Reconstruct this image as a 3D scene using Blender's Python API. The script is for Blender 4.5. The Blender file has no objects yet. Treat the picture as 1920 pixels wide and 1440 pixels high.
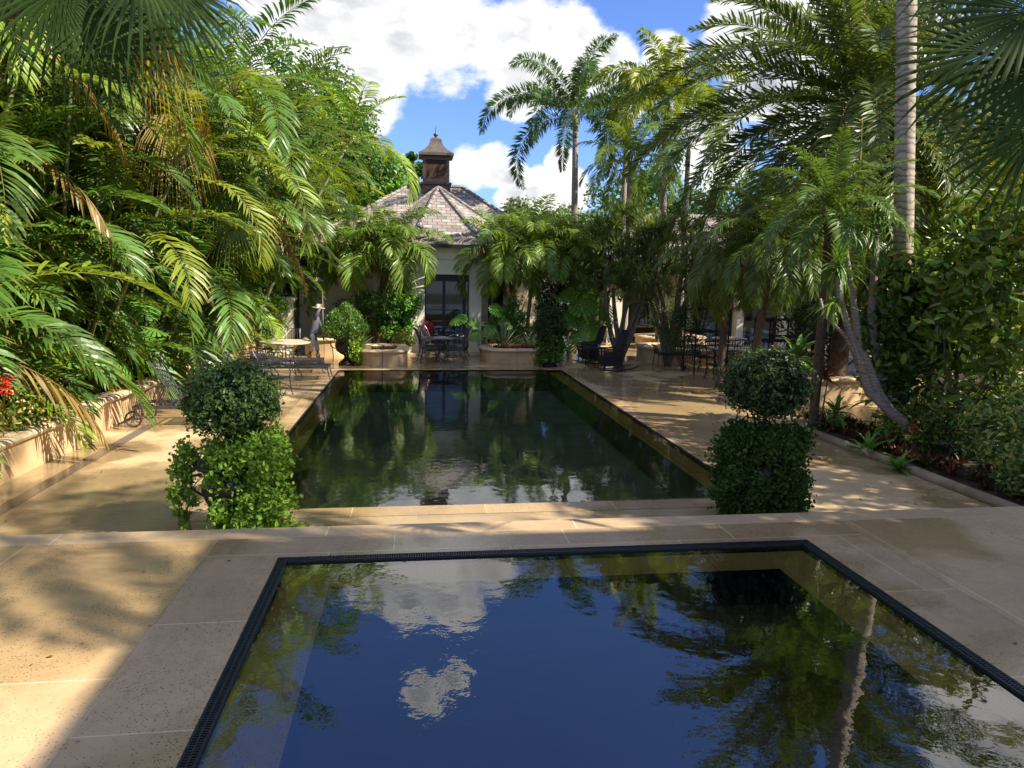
import bpy, math, random
import numpy as np
from mathutils import Vector, Matrix
sc = bpy.context.scene
C = sc.collection
PI = math.pi
R = math.radians
# ------------------------------------------------------------------ camera
CAM_H = 2.8
F = 1340.0
YAW, PITCH, ROLL = R(7.74), R(8.52), R(0.98)
cy, sy, cp, sp = math.cos(YAW), math.sin(YAW), math.cos(PITCH), math.sin(PITCH)
c_f = np.array([sy*cp, cy*cp, -sp]); c_r0 = np.array([cy, -sy, 0.0]); c_u0 = np.cross(c_r0, c_f)
c_r = c_r0*math.cos(ROLL)+c_u0*math.sin(ROLL); c_u = -c_r0*math.sin(ROLL)+c_u0*math.cos(ROLL)
cam = bpy.data.cameras.new('camera'); co = bpy.data.objects.new('camera', cam); C.objects.link(co)
cam.sensor_width = 36; cam.lens = F/1920*36; cam.clip_end = 2000; cam.clip_start = 0.05
m = Matrix.Identity(4)
for i in range(3):
    m[i][0] = c_r[i]; m[i][1] = c_u[i]; m[i][2] = -c_f[i]
m[2][3] = CAM_H
co.matrix_world = m; sc.camera = co
def ray(px, py): return c_f + c_r*(px-960)/F - c_u*(py-720)/F
def at(px, py, Y):
    d = ray(px, py); t = Y/d[1]; return np.array([0, 0, CAM_H]) + d*t
def gp(px, py, z=0.0):
    d = ray(px, py); t = (z-CAM_H)/d[2]; return np.array([0, 0, CAM_H]) + d*t
# ------------------------------------------------------------------ light
SUN_EL, SUN_BACK = R(43), R(27)      # sun high on the right, a little behind the camera
sdir = Vector((math.cos(SUN_EL)*math.cos(SUN_BACK), -math.cos(SUN_EL)*math.sin(SUN_BACK), math.sin(SUN_EL)))
sl = bpy.data.lights.new('sun', 'SUN'); sl.energy = 5.0; sl.angle = R(0.5); sl.color = (1.0, 0.92, 0.77)
so = bpy.data.objects.new('sun', sl); C.objects.link(so)
so.rotation_euler = sdir.to_track_quat('Z', 'Y').to_euler()
w = bpy.data.worlds.new('World'); sc.world = w; w.use_nodes = True
nt = w.node_tree; N = nt.nodes; L = nt.links
for n in list(N): N.remove(n)
wo = N.new('ShaderNodeOutputWorld'); bg = N.new('ShaderNodeBackground'); bg.inputs[1].default_value = 0.15
sky = N.new('ShaderNodeTexSky'); sky.sky_type = 'NISHITA'; sky.sun_disc = False
sky.sun_elevation = SUN_EL; sky.sun_rotation = math.atan2(sdir.x, sdir.y)
sky.ozone_density = 1.6; sky.dust_density = 0.6; sky.air_density = 1.0
tc = N.new('ShaderNodeTexCoord')
def wmath(op, a, b=None, c=None, clamp=False):
    n = N.new('ShaderNodeMath'); n.operation = op; n.use_clamp = clamp
    for i, v in enumerate((a, b, c)):
        if v is None: continue
        if isinstance(v, (int, float)): n.inputs[i].default_value = v
        else: L.new(v, n.inputs[i])
    return n.outputs[0]
def wnoise(scale, detail, off=(0, 0, 0), rough=.55):
    mp = N.new('ShaderNodeMapping'); mp.inputs['Location'].default_value = off
    mp.inputs['Scale'].default_value = (1, 1, 1.7)
    L.new(tc.outputs['Generated'], mp.inputs[0])
    n = N.new('ShaderNodeTexNoise'); n.inputs['Scale'].default_value = scale; n.inputs['Detail'].default_value = detail
    n.inputs['Roughness'].default_value = rough
    L.new(mp.outputs[0], n.inputs['Vector']); return n.outputs[0]
# clouds: (px, py, radius in degrees), mirrored ones are overhead clouds seen only in the water
CL = [(650, 20, 4.6), (760, 45, 4.6), (870, 65, 4.8), (970, 90, 4.6), (1070, 95, 3.6), (1130, 110, 2.6), (690, 130, 3.4), (680, 190, 2.4), (580, 30, 6), (960, 170, 2.6),
      (880, 312, 2.0), (930, 305, 2.2), (960, 330, 1.6), (965, 370, 1.8), (1010, 365, 2.2), (1075, 355, 1.8), (1050, 300, 1.3),
      (1400, 60, 3.4), (1470, 100, 4.2), (1430, 165, 2.6), (1290, 215, 2.2), (1250, 105, 1.8), (1560, 250, 4), (1180, 205, 1.6), (1340, 290, 3), (1700, 90, 4)]
CLM = [(720, 1070, 3.2), (830, 1075, 3.4), (920, 1050, 2.8), (760, 1120, 2.2), (860, 1120, 2.4), (790, 1300, 1.7), (850, 1270, 1.2), (1900, 1390, 5.5), (1890, 1310, 3.0)]
acc = None
for lst, mir in ((CL, 1), (CLM, -1)):
    for (px, py, rd) in lst:
        d = ray(px, py); d = d/np.linalg.norm(d); d = d*np.array([1, 1, mir])
        vm = N.new('ShaderNodeVectorMath'); vm.operation = 'DOT_PRODUCT'; vm.inputs[1].default_value = d.tolist()
        nm = N.new('ShaderNodeVectorMath'); nm.operation = 'NORMALIZE'
        L.new(tc.outputs['Generated'], nm.inputs[0]); L.new(nm.outputs[0], vm.inputs[0])
        v = wmath('SUBTRACT', 1.0, vm.outputs['Value'])
        v = wmath('MULTIPLY_ADD', v, -1.0/(1-math.cos(R(rd))), 1.0)
        acc = v if acc is None else wmath('MAXIMUM', acc, v)
acc = wmath('MAXIMUM', acc, -1.5)
n1 = wnoise(7.5, 9, rough=.6); n2 = wnoise(7.5, 4, (.05, -.03, .035)); n3 = wnoise(2.2, 3, (3, 1, 2))
dens = wmath('MULTIPLY_ADD', wmath('SUBTRACT', n1, .5), 3.4, acc)
# away from the frame: unseen scattered clouds, added for whiter fill light
far = wmath('MULTIPLY_ADD', wmath('SUBTRACT', n3, .50), 9.0, wmath('MULTIPLY', wmath('SUBTRACT', n1, .5), 3.0))
mr = N.new('ShaderNodeMapRange'); mr.interpolation_type = 'SMOOTHSTEP'
vmf = N.new('ShaderNodeVectorMath'); vmf.operation = 'DOT_PRODUCT'; vmf.inputs[1].default_value = (sy, cy, 0); L.new(tc.outputs['Generated'], vmf.inputs[0])
bm = N.new('ShaderNodeMapRange'); L.new(vmf.outputs['Value'], bm.inputs[0]); bm.inputs[1].default_value = .45; bm.inputs[2].default_value = .25; bm.inputs[3].default_value = -3; bm.inputs[4].default_value = 0
dens = wmath('MAXIMUM', dens, wmath('ADD', far, bm.outputs[0]))
L.new(dens, mr.inputs[0]); mr.inputs[1].default_value = -.02; mr.inputs[2].default_value = .62
sepw = N.new('ShaderNodeSeparateXYZ'); L.new(tc.outputs['Generated'], sepw.inputs[0])
shd = N.new('ShaderNodeMapRange'); shd.interpolation_type = 'SMOOTHSTEP'; L.new(wmath('SUBTRACT', n2, n1), shd.inputs[0]); shd.inputs[1].default_value = -.07; shd.inputs[2].default_value = .07
thick = N.new('ShaderNodeMapRange'); L.new(dens, thick.inputs[0]); thick.inputs[1].default_value = .3; thick.inputs[2].default_value = 1.3
sh2 = wmath('MULTIPLY', shd.outputs[0], thick.outputs[0], clamp=True)
cmix = N.new('ShaderNodeMix'); cmix.data_type = 'RGBA'
L.new(sh2, cmix.inputs[0]); cmix.inputs[6].default_value = (4.3, 4.25, 4.2, 1); cmix.inputs[7].default_value = (1.7, 1.8, 2.05, 1)
smix = N.new('ShaderNodeMix'); smix.data_type = 'RGBA'
tint = N.new('ShaderNodeMix'); tint.data_type = 'RGBA'; tint.blend_type = 'MULTIPLY'; tint.inputs[0].default_value = 1
L.new(sky.outputs[0], tint.inputs[6]); tint.inputs[7].default_value = (.39, .50, .80, 1)
L.new(mr.outputs[0], smix.inputs[0]); L.new(tint.outputs[2], smix.inputs[6]); L.new(cmix.outputs[2], smix.inputs[7])
L.new(smix.outputs[2], bg.inputs[0]); L.new(bg.outputs[0], wo.inputs[0])
w.cycles.sampling_method = 'MANUAL'; w.cycles.sample_map_resolution = 512
sc.view_settings.view_transform = 'Standard'; sc.view_settings.look = 'None'
sc.view_settings.exposure = 1.0; sc.view_settings.gamma = 1
sc.cycles.max_bounces = 6; sc.cycles.diffuse_bounces = 3; sc.cycles.glossy_bounces = 3; sc.cycles.transmission_bounces = 4
sc.cycles.transparent_max_bounces = 8; sc.cycles.caustics_reflective = False; sc.cycles.caustics_refractive = False
sc.cycles.sample_clamp_indirect = 6
# ------------------------------------------------------------------ materials
def newmat(name):
    m = bpy.data.materials.new(name); m.use_nodes = True
    return m, m.node_tree.nodes, m.node_tree.links, m.node_tree.nodes['Principled BSDF']
def nz(N_, L_, scale, detail=4, vec=None, rough=.55):
    n = N_.new('ShaderNodeTexNoise'); n.inputs['Scale'].default_value = scale; n.inputs['Detail'].default_value = detail
    n.inputs['Roughness'].default_value = rough
    if vec: L_.new(vec, n.inputs['Vector'])
    return n
def ramp(N_, L_, src, a, b, ca, cb):
    r = N_.new('ShaderNodeValToRGB'); r.color_ramp.elements[0].position = a; r.color_ramp.elements[1].position = b
    ca = ca if isinstance(ca, tuple) else (ca,)*3; cb = cb if isinstance(cb, tuple) else (cb,)*3
    r.color_ramp.elements[0].color = (*ca, 1); r.color_ramp.elements[1].color = (*cb, 1)
    L_.new(src, r.inputs[0]); return r.outputs[0]
def mixc(N_, L_, f, a, b, mode='MIX'):
    x = N_.new('ShaderNodeMix'); x.data_type = 'RGBA'; x.blend_type = mode
    for i, v in ((0, f), (6, a), (7, b)):
        if isinstance(v, (int, float)): x.inputs[i].default_value = v
        elif isinstance(v, tuple): x.inputs[i].default_value = (*v, 1)
        else: L_.new(v, x.inputs[i])
    return x.outputs[2]
def bump(N_, L_, h, strength, dist, bs):
    b = N_.new('ShaderNodeBump'); b.inputs['Strength'].default_value = strength; b.inputs['Distance'].default_value = dist
    L_.new(h, b.inputs['Height']); L_.new(b.outputs[0], bs.inputs['Normal']); return b
def simple(name, col, rough=.6, var=.25, scale=6, metal=0, bmp=.15, spec=.4):
    m, N_, L_, bs = newmat(name)
    t = N_.new('ShaderNodeTexCoord')
    n = nz(N_, L_, scale, 6, t.outputs['Object'])
    c = ramp(N_, L_, n.outputs[0], .3, .7, tuple(x*(1-var) for x in col), tuple(min(1, x*(1+var)) for x in col))
    L_.new(c, bs.inputs['Base Color'])
    bs.inputs['Metallic'].default_value = metal; bs.inputs['Specular IOR Level'].default_value = spec
    r = ramp(N_, L_, n.outputs[0], .3, .7, max(0, rough-.1), min(1, rough+.1)); L_.new(r, bs.inputs['Roughness'])
    if bmp:
        n2 = nz(N_, L_, scale*6, 4, t.outputs['Object']); bump(N_, L_, n2.outputs[0], bmp, .01, bs)
    return m
def leafmat(name, rough=.45, trans=.28, spec=.28):
    m, N_, L_, bs = newmat(name)
    a = N_.new('ShaderNodeAttribute'); a.attribute_name = 'Col'
    oi = N_.new('ShaderNodeObjectInfo')
    v = N_.new('ShaderNodeMapRange'); L_.new(oi.outputs['Random'], v.inputs[0]); v.inputs[3].default_value = .85; v.inputs[4].default_value = 1.2
    mu = N_.new('ShaderNodeVectorMath'); mu.operation = 'SCALE'; tm_ = N_.new('ShaderNodeVectorMath'); tm_.operation = 'MULTIPLY'; tm_.inputs[1].default_value = (1.52, 1.54, 1.0); L_.new(a.outputs['Color'], tm_.inputs[0]); L_.new(tm_.outputs[0], mu.inputs[0]); L_.new(v.outputs[0], mu.inputs['Scale'])
    L_.new(mu.outputs[0], bs.inputs['Base Color']); bs.inputs['Roughness'].default_value = rough; bs.inputs['Specular IOR Level'].default_value = spec
    tr = N_.new('ShaderNodeBsdfTranslucent')
    tcol = mixc(N_, L_, 1.0, mu.outputs[0], (1.9, 1.75, .7), 'MULTIPLY'); L_.new(tcol, tr.inputs[0])
    mx = N_.new('ShaderNodeMixShader'); mx.inputs[0].default_value = trans
    L_.new(bs.outputs[0], mx.inputs[1]); L_.new(tr.outputs[0], mx.inputs[2])
    L_.new(mx.outputs[0], N_['Material Output'].inputs[0])
    return m
LEAF = leafmat('leaf', .38, .28, .42); GLOSSY = leafmat('glossy_leaf', .38, .22, .35); MATTE = leafmat('matte_leaf', .6, .22, .12); FLOWER = leafmat('petal', .6, .3, .2)
def stone(name, base, tilex, tiley, pits=.5, wet=.5, joint=(.52, .45, .36), jw=.006, off=(0, 0), wetdark=.62):
    m, N_, L_, bs = newmat(name)
    g = N_.new('ShaderNodeNewGeometry')
    mp = N_.new('ShaderNodeMapping'); L_.new(g.outputs['Position'], mp.inputs[0]); mp.inputs['Location'].default_value = (off[0], off[1], 0)
    br = N_.new('ShaderNodeTexBrick'); L_.new(mp.outputs[0], br.inputs[0])
    br.inputs['Scale'].default_value = 1; br.inputs['Brick Width'].default_value = tilex; br.inputs['Row Height'].default_value = tiley
    br.inputs['Mortar Size'].default_value = jw; br.inputs['Mortar Smooth'].default_value = .2; br.offset = .35
    br.inputs['Color1'].default_value = (1, 1, 1, 1); br.inputs['Color2'].default_value = (.80, .785, .76, 1); br.inputs['Mortar'].default_value = (1, 1, 1, 1)
    n = nz(N_, L_, .9, 7, mp.outputs[0], .62); n_s = nz(N_, L_, 11, 5, mp.outputs[0])
    col = ramp(N_, L_, n.outputs[0], .3, .72, tuple(x*.80 for x in base), tuple(min(1, x*1.10) for x in base))
    col = mixc(N_, L_, .8, col, br.outputs['Color'], 'MULTIPLY')
    col = mixc(N_, L_, .35, col, ramp(N_, L_, n_s.outputs[0], .35, .65, .78, 1.12), 'MULTIPLY')
    # darker pits and pale grains
    vo = N_.new('ShaderNodeTexVoronoi'); vo.inputs['Scale'].default_value = 62; L_.new(mp.outputs[0], vo.inputs['Vector']); vo.inputs['Randomness'].default_value = 1
    sepc = N_.new('ShaderNodeSeparateColor'); L_.new(vo.outputs['Color'], sepc.inputs[0])
    big = ramp(N_, L_, nz(N_, L_, 1.7, 3, mp.outputs[0]).outputs[0], .35, .55, .22, .42)
    rad = N_.new('ShaderNodeMath'); rad.operation = 'MULTIPLY'; L_.new(sepc.outputs[0], rad.inputs[0]); L_.new(big, rad.inputs[1])
    lt = N_.new('ShaderNodeMath'); lt.operation = 'LESS_THAN'; L_.new(vo.outputs['Distance'], lt.inputs[0]); L_.new(rad.outputs[0], lt.inputs[1])
    ps = N_.new('ShaderNodeMath'); ps.operation = 'MULTIPLY'; L_.new(lt.outputs[0], ps.inputs[0]); ps.inputs[1].default_value = pits
    col = mixc(N_, L_, ps.outputs[0], col, (.17, .11, .065))
    vo2 = N_.new('ShaderNodeTexVoronoi'); vo2.inputs['Scale'].default_value = 38; L_.new(mp.outputs[0], vo2.inputs['Vector'])
    lt2 = N_.new('ShaderNodeMath'); lt2.operation = 'LESS_THAN'; L_.new(vo2.outputs['Distance'], lt2.inputs[0]); lt2.inputs[1].default_value = .07
    lm = N_.new('ShaderNodeMath'); lm.operation = 'MULTIPLY'; L_.new(lt2.outputs[0], lm.inputs[0]); lm.inputs[1].default_value = pits*.5
    col = mixc(N_, L_, lm.outputs[0], col, (.72, .66, .56))
    # puddled wet film: darker and glossier, with its own outline
    wn = nz(N_, L_, .42, 5, mp.outputs[0], .5)
    wm = ramp(N_, L_, wn.outputs[0], .5-.12*wet, .56-.12*wet, 0.0, 1.0)
    wf = N_.new('ShaderNodeMath'); wf.operation = 'MULTIPLY'; L_.new(wm, wf.inputs[0]); wf.inputs[1].default_value = 1.0 if wet > 0 else 0.0
    dark = mixc(N_, L_, 1.0, col, (wetdark, wetdark*.97, wetdark*.90), 'MULTIPLY')
    col = mixc(N_, L_, wf.outputs[0], col, dark)
    jm = mixc(N_, L_, br.outputs['Fac'], col, joint)
    L_.new(jm, bs.inputs['Base Color'])
    rr = N_.new('ShaderNodeMapRange'); L_.new(wf.outputs[0], rr.inputs[0]); rr.inputs[3].default_value = .62; rr.inputs[4].default_value = .17
    L_.new(rr.outputs[0], bs.inputs['Roughness']); bs.inputs['Specular IOR Level'].default_value = .5
    bump(N_, L_, n_s.outputs[0], .08, .01, bs)
    return m
STONE_LO = stone('lower_limestone', (.66, .475, .265), 1.5, .62, .10, .8, (.40, .30, .19), .004)
STONE_UP = stone('upper_limestone', (.60, .415, .22), 2.6, 2.3, .75, .35, (.66, .52, .34), .005, (-.1, .35), .84)
COPING = stone('coping_limestone', (.51, .355, .195), 1.6, 1.23, 1.0, .25, (.62, .48, .31), .005, (.2, .0), .8)
NOSING = stone('nosing_limestone', (.54, .385, .215), 2.4, 3.0, .25, .0, (.60, .53, .43), .006)
STUCCO_Y = simple('ochre_planter_stucco', (.58, .40, .22), .75, .22, 2.5)
CAPM = simple('planter_cap_stone', (.62, .47, .30), .6, .2, 4)
CREAM = simple('cream_render', (.84, .77, .62), .8, .07, 1.5, bmp=.05)
IRON = simple('painted_iron', (.075, .078, .09), .38, .3, 12, .5, .05, .5)
IRONDK = simple('dark_iron', (.018, .018, .02), .45, .3, 12, .3, .05, .5)
WICKER = simple('black_wicker', (.016, .017, .02), .6, .4, 60, 0, .8)
RUBBER = simple('dark_rubber', (.045, .033, .03), .7, .3, 10)
TABLET = simple('travertine_top', (.56, .47, .35), .5, .25, 9)
BRONZE = simple('bronze_metal', (.115, .070, .052), .45, .18, 5, .35, .05)
DARKF = simple('dark_door_frame', (.012, .011, .010), .4, .3, 8)
URN = simple('dark_urn_bronze', (.035, .026, .020), .42, .4, 7, .4, .3)
SOIL = simple('soil', (.035, .024, .015), .95, .5, 9, bmp=.8)
GROUNDM = simple('garden_soil', (.05, .045, .025), .95, .5, 2, bmp=.6)
BARKG = simple('grey_bark', (.20, .17, .135), .85, .35, 9, bmp=.8)
BARKB = simple('brown_bark', (.105, .07, .045), .9, .45, 14, bmp=1)
TRUNKS = simple('smooth_palm_stem', (.16, .17, .07), .6, .35, 5, bmp=.3)
TRUNKT = simple('tan_palm_stem', (.30, .20, .12), .8, .35, 8, bmp=.6)
RED = simple('red_cushion', (.42, .03, .025), .8, .15, 10)
FLAG = simple('red_plastic', (.75, .06, .03), .5, .1, 5)
WHITE = simple('white_plastic', (.78, .78, .76), .5, .05, 5)
GREYM = simple('grey_metal', (.28, .29, .30), .4, .15, 6, .6)
SKIN = simple('skin', (.33, .16, .10), .6, .08, 4, bmp=0)
SHIRT = simple('slate_shirt_cloth', (.10, .10, .145), .85, .3, 30, bmp=.3)
PANTS = simple('white_cotton', (.72, .68, .72), .85, .08, 20, bmp=.3)
STRAW = simple('straw_hat_weave', (.55, .49, .38), .85, .15, 60, bmp=.4)
BOOT = simple('tan_boot_leather', (.55, .42, .27), .8, .12, 20)
HAIR = simple('dark_hair', (.02, .014, .01), .6, .3, 40)
WOOD = simple('pale_pole', (.42, .35, .24), .6, .2, 12)
def ringed(name, ca, cb, sc_, dist=1.0):
    m, N_, L_, bs = newmat(name)
    t = N_.new('ShaderNodeTexCoord'); wv = N_.new('ShaderNodeTexWave'); wv.bands_direction = 'Z'; wv.wave_profile = 'SAW'
    wv.inputs['Scale'].default_value = sc_; wv.inputs['Distortion'].default_value = dist; wv.inputs['Detail'].default_value = 3; wv.inputs['Detail Scale'].default_value = 1.2
    L_.new(t.outputs['Object'], wv.inputs[0]); n = nz(N_, L_, 5, 6, t.outputs['Object'])
    c = ramp(N_, L_, wv.outputs[0], .05, .5, ca, cb); c = mixc(N_, L_, .6, c, ramp(N_, L_, n.outputs[0], .3, .65, .55, 1.1), 'MULTIPLY')
    L_.new(c, bs.inputs['Base Color']); bs.inputs['Roughness'].default_value = .85; bump(N_, L_, n.outputs[0], .7, .03, bs); return m
RINGED = ringed('ringed_palm_bark', (.17, .13, .10), (.42, .345, .275), 2.6, 9.0)
RINGS = ringed('fine_ringed_bark', (.20, .16, .125), (.34, .28, .225), 5, 10.0)
def slate():
    m, N_, L_, bs = newmat('slate_tiles')
    t = N_.new('ShaderNodeTexCoord')
    br = N_.new('ShaderNodeTexBrick'); L_.new(t.outputs['UV'], br.inputs[0])
    br.inputs['Scale'].default_value = 1; br.inputs['Brick Width'].default_value = .34; br.inputs['Row Height'].default_value = .2
    br.inputs['Mortar Size'].default_value = .012; br.inputs['Mortar Smooth'].default_value = .1
    br.inputs['Color1'].default_value = (0, 0, 0, 1); br.inputs['Color2'].default_value = (1, 1, 1, 1); br.inputs['Mortar'].default_value = (.5, .5, .5, 1)
    br.inputs['Bias'].default_value = 0
    r = N_.new('ShaderNodeValToRGB'); r.color_ramp.interpolation = 'CONSTANT'
    cols = [(0, (.20, .17, .155)), (.18, (.29, .25, .22)), (.34, (.33, .255, .225)), (.5, (.26, .235, .22)), (.64, (.37, .33, .285)), (.8, (.285, .215, .20)), (.9, (.23, .205, .195))]
    r.color_ramp.elements[0].position = 0; r.color_ramp.elements[0].color = (*cols[0][1], 1)
    r.color_ramp.elements[1].position = cols[1][0]; r.color_ramp.elements[1].color = (*cols[1][1], 1)
    for p, c in cols[2:]:
        e = r.color_ramp.elements.new(p); e.color = (*c, 1)
    L_.new(br.outputs['Color'], r.inputs[0])
    n = nz(N_, L_, 7, 6, t.outputs['UV']); c = mixc(N_, L_, .6, r.outputs[0], ramp(N_, L_, n.outputs[0], .3, .7, .7, 1.2), 'MULTIPLY')
    c = mixc(N_, L_, br.outputs['Fac'], c, (.07, .06, .055))
    L_.new(c, bs.inputs['Base Color']); bs.inputs['Roughness'].default_value = .7
    sb = N_.new('ShaderNodeMath'); sb.operation = 'SUBTRACT'; L_.new(n.outputs[0], sb.inputs[0]); L_.new(br.outputs['Fac'], sb.inputs[1])
    bump(N_, L_, sb.outputs[0], .6, .03, bs); return m
SLATE = slate()
def water(name, tint, ior, sc1, st1, rough=.0):
    m = bpy.data.materials.new(name); m.use_nodes = True; N_, L_ = m.node_tree.nodes, m.node_tree.links
    N_.remove(N_['Principled BSDF'])
    g = N_.new('ShaderNodeNewGeometry')
    a = nz(N_, L_, sc1, 3, g.outputs['Position'], .5); b = nz(N_, L_, sc1*.28, 2, g.outputs['Position'])
    msk = ramp(N_, L_, nz(N_, L_, .35, 2, g.outputs['Position']).outputs[0], .38, .62, .35, 1.0)
    h = N_.new('ShaderNodeMath'); h.operation = 'MULTIPLY'; L_.new(a.outputs[0], h.inputs[0]); L_.new(msk, h.inputs[1])
    h2 = N_.new('ShaderNodeMath'); h2.operation = 'MULTIPLY_ADD'; L_.new(b.outputs[0], h2.inputs[0]); h2.inputs[1].default_value = 1.6; L_.new(h.outputs[0], h2.inputs[2])
    bp = N_.new('ShaderNodeBump'); bp.inputs['Strength'].default_value = 1; bp.inputs['Distance'].default_value = st1; L_.new(h2.outputs[0], bp.inputs['Height'])
    gl = N_.new('ShaderNodeBsdfGlossy'); gl.inputs['Roughness'].default_value = rough; L_.new(bp.outputs[0], gl.inputs['Normal'])
    tr = N_.new('ShaderNodeBsdfTransparent'); tr.inputs[0].default_value = (*tint, 1)
    fr = N_.new('ShaderNodeFresnel'); fr.inputs[0].default_value = ior; L_.new(bp.outputs[0], fr.inputs['Normal'])
    mx = N_.new('ShaderNodeMixShader'); L_.new(fr.outputs[0], mx.inputs[0]); L_.new(tr.outputs[0], mx.inputs[1]); L_.new(gl.outputs[0], mx.inputs[2])
    L_.new(mx.outputs[0], N_['Material Output'].inputs[0]); return m
WATER_P = water('pool_water_surface', (.93, .93, .82), 2.5, 7, .0017)
WATER_S = water('spa_water_surface', (.95, .92, .76), 2.6, 9, .0012)
POOLIN = simple('dark_green_pool_plaster', (.20, .31, .235), .8, .3, 2)
SPAIN = simple('dark_blue_spa_plaster', (.010, .050, .30), .8, .3, 2)
LEDGE = stone('amber_submerged_ledge', (.80, .55, .17), .62, 5.0, .25, .0, (.26, .17, .07), .01)
LEDGE_S = stone('olive_submerged_ledge', (.84, .62, .26), 1.3, 5.0, .6, .0, (.30, .22, .1), .006)
def glassy():
    m, N_, L_, bs = newmat('dark_window_glass'); bs.inputs['Base Color'].default_value = (.012, .018, .014, 1); bs.inputs['Roughness'].default_value = .03
    bs.inputs['Specular IOR Level'].default_value = .9; return m
GLASS = glassy()
# ------------------------------------------------------------------ helpers for mesh building
rng = np.random.default_rng(7)
class G:
    def __init__(s): s.v = []; s.f = []; s.c = []; s.uv = []; s.mi = []; s.n = 0; s.smooth = False
    def add(s, V, Fc, col=None, mi=0):
        V = np.asarray(V, float).reshape(-1, 3); s.v.append(V)
        for F_ in (Fc if isinstance(Fc, list) and len(Fc) and isinstance(Fc[0], np.ndarray) else [np.asarray(Fc, int)]):
            F_ = np.asarray(F_, int); s.f.append(F_+s.n); s.mi.append(np.full(len(F_), mi))
        if col is None: col = np.ones((len(V), 3))
        col = np.asarray(col, float)
        if col.ndim == 1: col = np.tile(col, (len(V), 1))
        s.c.append(col); s.n += len(V); return s
    def box(s, x0, x1, y0, y1, z0, z1, mi=0, col=None):
        V = [(x, y, z) for z in (z0, z1) for y in (y0, y1) for x in (x0, x1)]
        return s.add(V, np.array([(0, 2, 3, 1), (4, 5, 7, 6), (0, 1, 5, 4), (2, 6, 7, 3), (0, 4, 6, 2), (1, 3, 7, 5)]), col, mi)
    def tube(s, P, r, sides=6, col=None, mi=0, cap=True):
        P = np.asarray(P, float); n = len(P); r = np.full(n, r) if np.isscalar(r) else np.asarray(r, float)
        T = np.gradient(P, axis=0); T /= np.linalg.norm(T, axis=1)[:, None]+1e-9
        ref = np.array([0, 0, 1.0]) if abs(T[0][2]) < .9 else np.array([1.0, 0, 0])
        rings = []; U = np.cross(T[0], ref); U /= np.linalg.norm(U)
        a = np.arange(sides)*2*PI/sides
        for i in range(n):
            U = U-T[i]*np.dot(U, T[i]); U /= np.linalg.norm(U)+1e-9; W = np.cross(T[i], U)
            rings.append(P[i]+r[i]*(np.cos(a)[:, None]*U+np.sin(a)[:, None]*W))
        V = np.concatenate(rings); i = np.arange(n-1)[:, None]*sides; j = np.arange(sides)[None]; k = (j+1) % sides
        F_ = np.stack([i+j, i+k, i+sides+k, i+sides+j], -1).reshape(-1, 4)
        fs = [F_]
        if cap:
            V = np.concatenate([V, P[:1], P[-1:]]); jj = np.arange(sides); kk = (jj+1) % sides
            fs.append(np.stack([np.full(sides, n*sides), kk, jj], -1)); b = (n-1)*sides
            fs.append(np.stack([np.full(sides, n*sides+1), b+jj, b+kk], -1))
        return s.add(V, fs, col, mi)
    def lathe(s, prof, center=(0, 0, 0), sides=20, mi=0, col=None, sx=1, sy=1, rot=0):
        prof = np.asarray(prof, float); n = len(prof); a = np.arange(sides)*2*PI/sides+rot
        V = np.stack([prof[:, 0, None]*np.cos(a)*sx, prof[:, 0, None]*np.sin(a)*sy, np.repeat(prof[:, 1, None], sides, 1)], -1).reshape(-1, 3)+np.array(center)
        i = np.arange(n-1)[:, None]*sides; j = np.arange(sides)[None]; k = (j+1) % sides
        return s.add(V, np.stack([i+j, i+k, i+sides+k, i+sides+j], -1).reshape(-1, 4), col, mi)
    def build(s, name, mats, parent=None, smooth=False, loc=None, uv=False):
        V = np.concatenate(s.v); me = bpy.data.meshes.new(name)
        tot = [len(f)*f.shape[1] for f in s.f if len(f)]; fs = [f for f in s.f if len(f)]; mi = np.concatenate([q for q in s.mi if len(q)])
        loops = np.concatenate([f.ravel() for f in fs]); sizes = np.concatenate([np.full(len(f), f.shape[1]) for f in fs])
        me.vertices.add(len(V)); me.vertices.foreach_set('co', V.astype(np.float32).ravel())
        me.loops.add(len(loops)); me.loops.foreach_set('vertex_index', loops.astype(np.int32))
        me.polygons.add(len(sizes)); st = np.concatenate([[0], np.cumsum(sizes)[:-1]])
        me.polygons.foreach_set('loop_start', st.astype(np.int32)); me.polygons.foreach_set('loop_total', sizes.astype(np.int32))
        me.polygons.foreach_set('material_index', mi.astype(np.int32))
        me.polygons.foreach_set('use_smooth', np.full(len(sizes), smooth))
        ca = me.color_attributes.new('Col', 'FLOAT_COLOR', 'POINT'); cc = np.concatenate(s.c)
        ca.data.foreach_set('color', np.concatenate([cc, np.ones((len(cc), 1))], 1).astype(np.float32).ravel())
        me.update(calc_edges=True)
        for m_ in (mats if isinstance(mats, (list, tuple)) else [mats]): me.materials.append(m_)
        o = bpy.data.objects.new(name, me); C.objects.link(o)
        if parent is not None: o.parent = parent
        if loc is not None: o.location = loc
        return o
def tag(o, label, cat, group=None):
    o['label'] = label; o['category'] = cat
    if group: o['group'] = group
    return o
def thing(name, label, cat, loc=(0, 0, 0), rz=0, group=None, scale=1):
    o = bpy.data.objects.new(name, None); C.objects.link(o); o.empty_display_size = .2
    o.location = [float(x) for x in loc]; o.rotation_euler = (0, 0, rz); o.scale = (scale,)*3 if np.isscalar(scale) else scale
    return tag(o, label, cat, group)
def struct(g, name, mats, smooth=False):
    o = g.build(name, mats, smooth=smooth) if isinstance(g, G) else g; o['kind'] = 'structure'; return o
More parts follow.
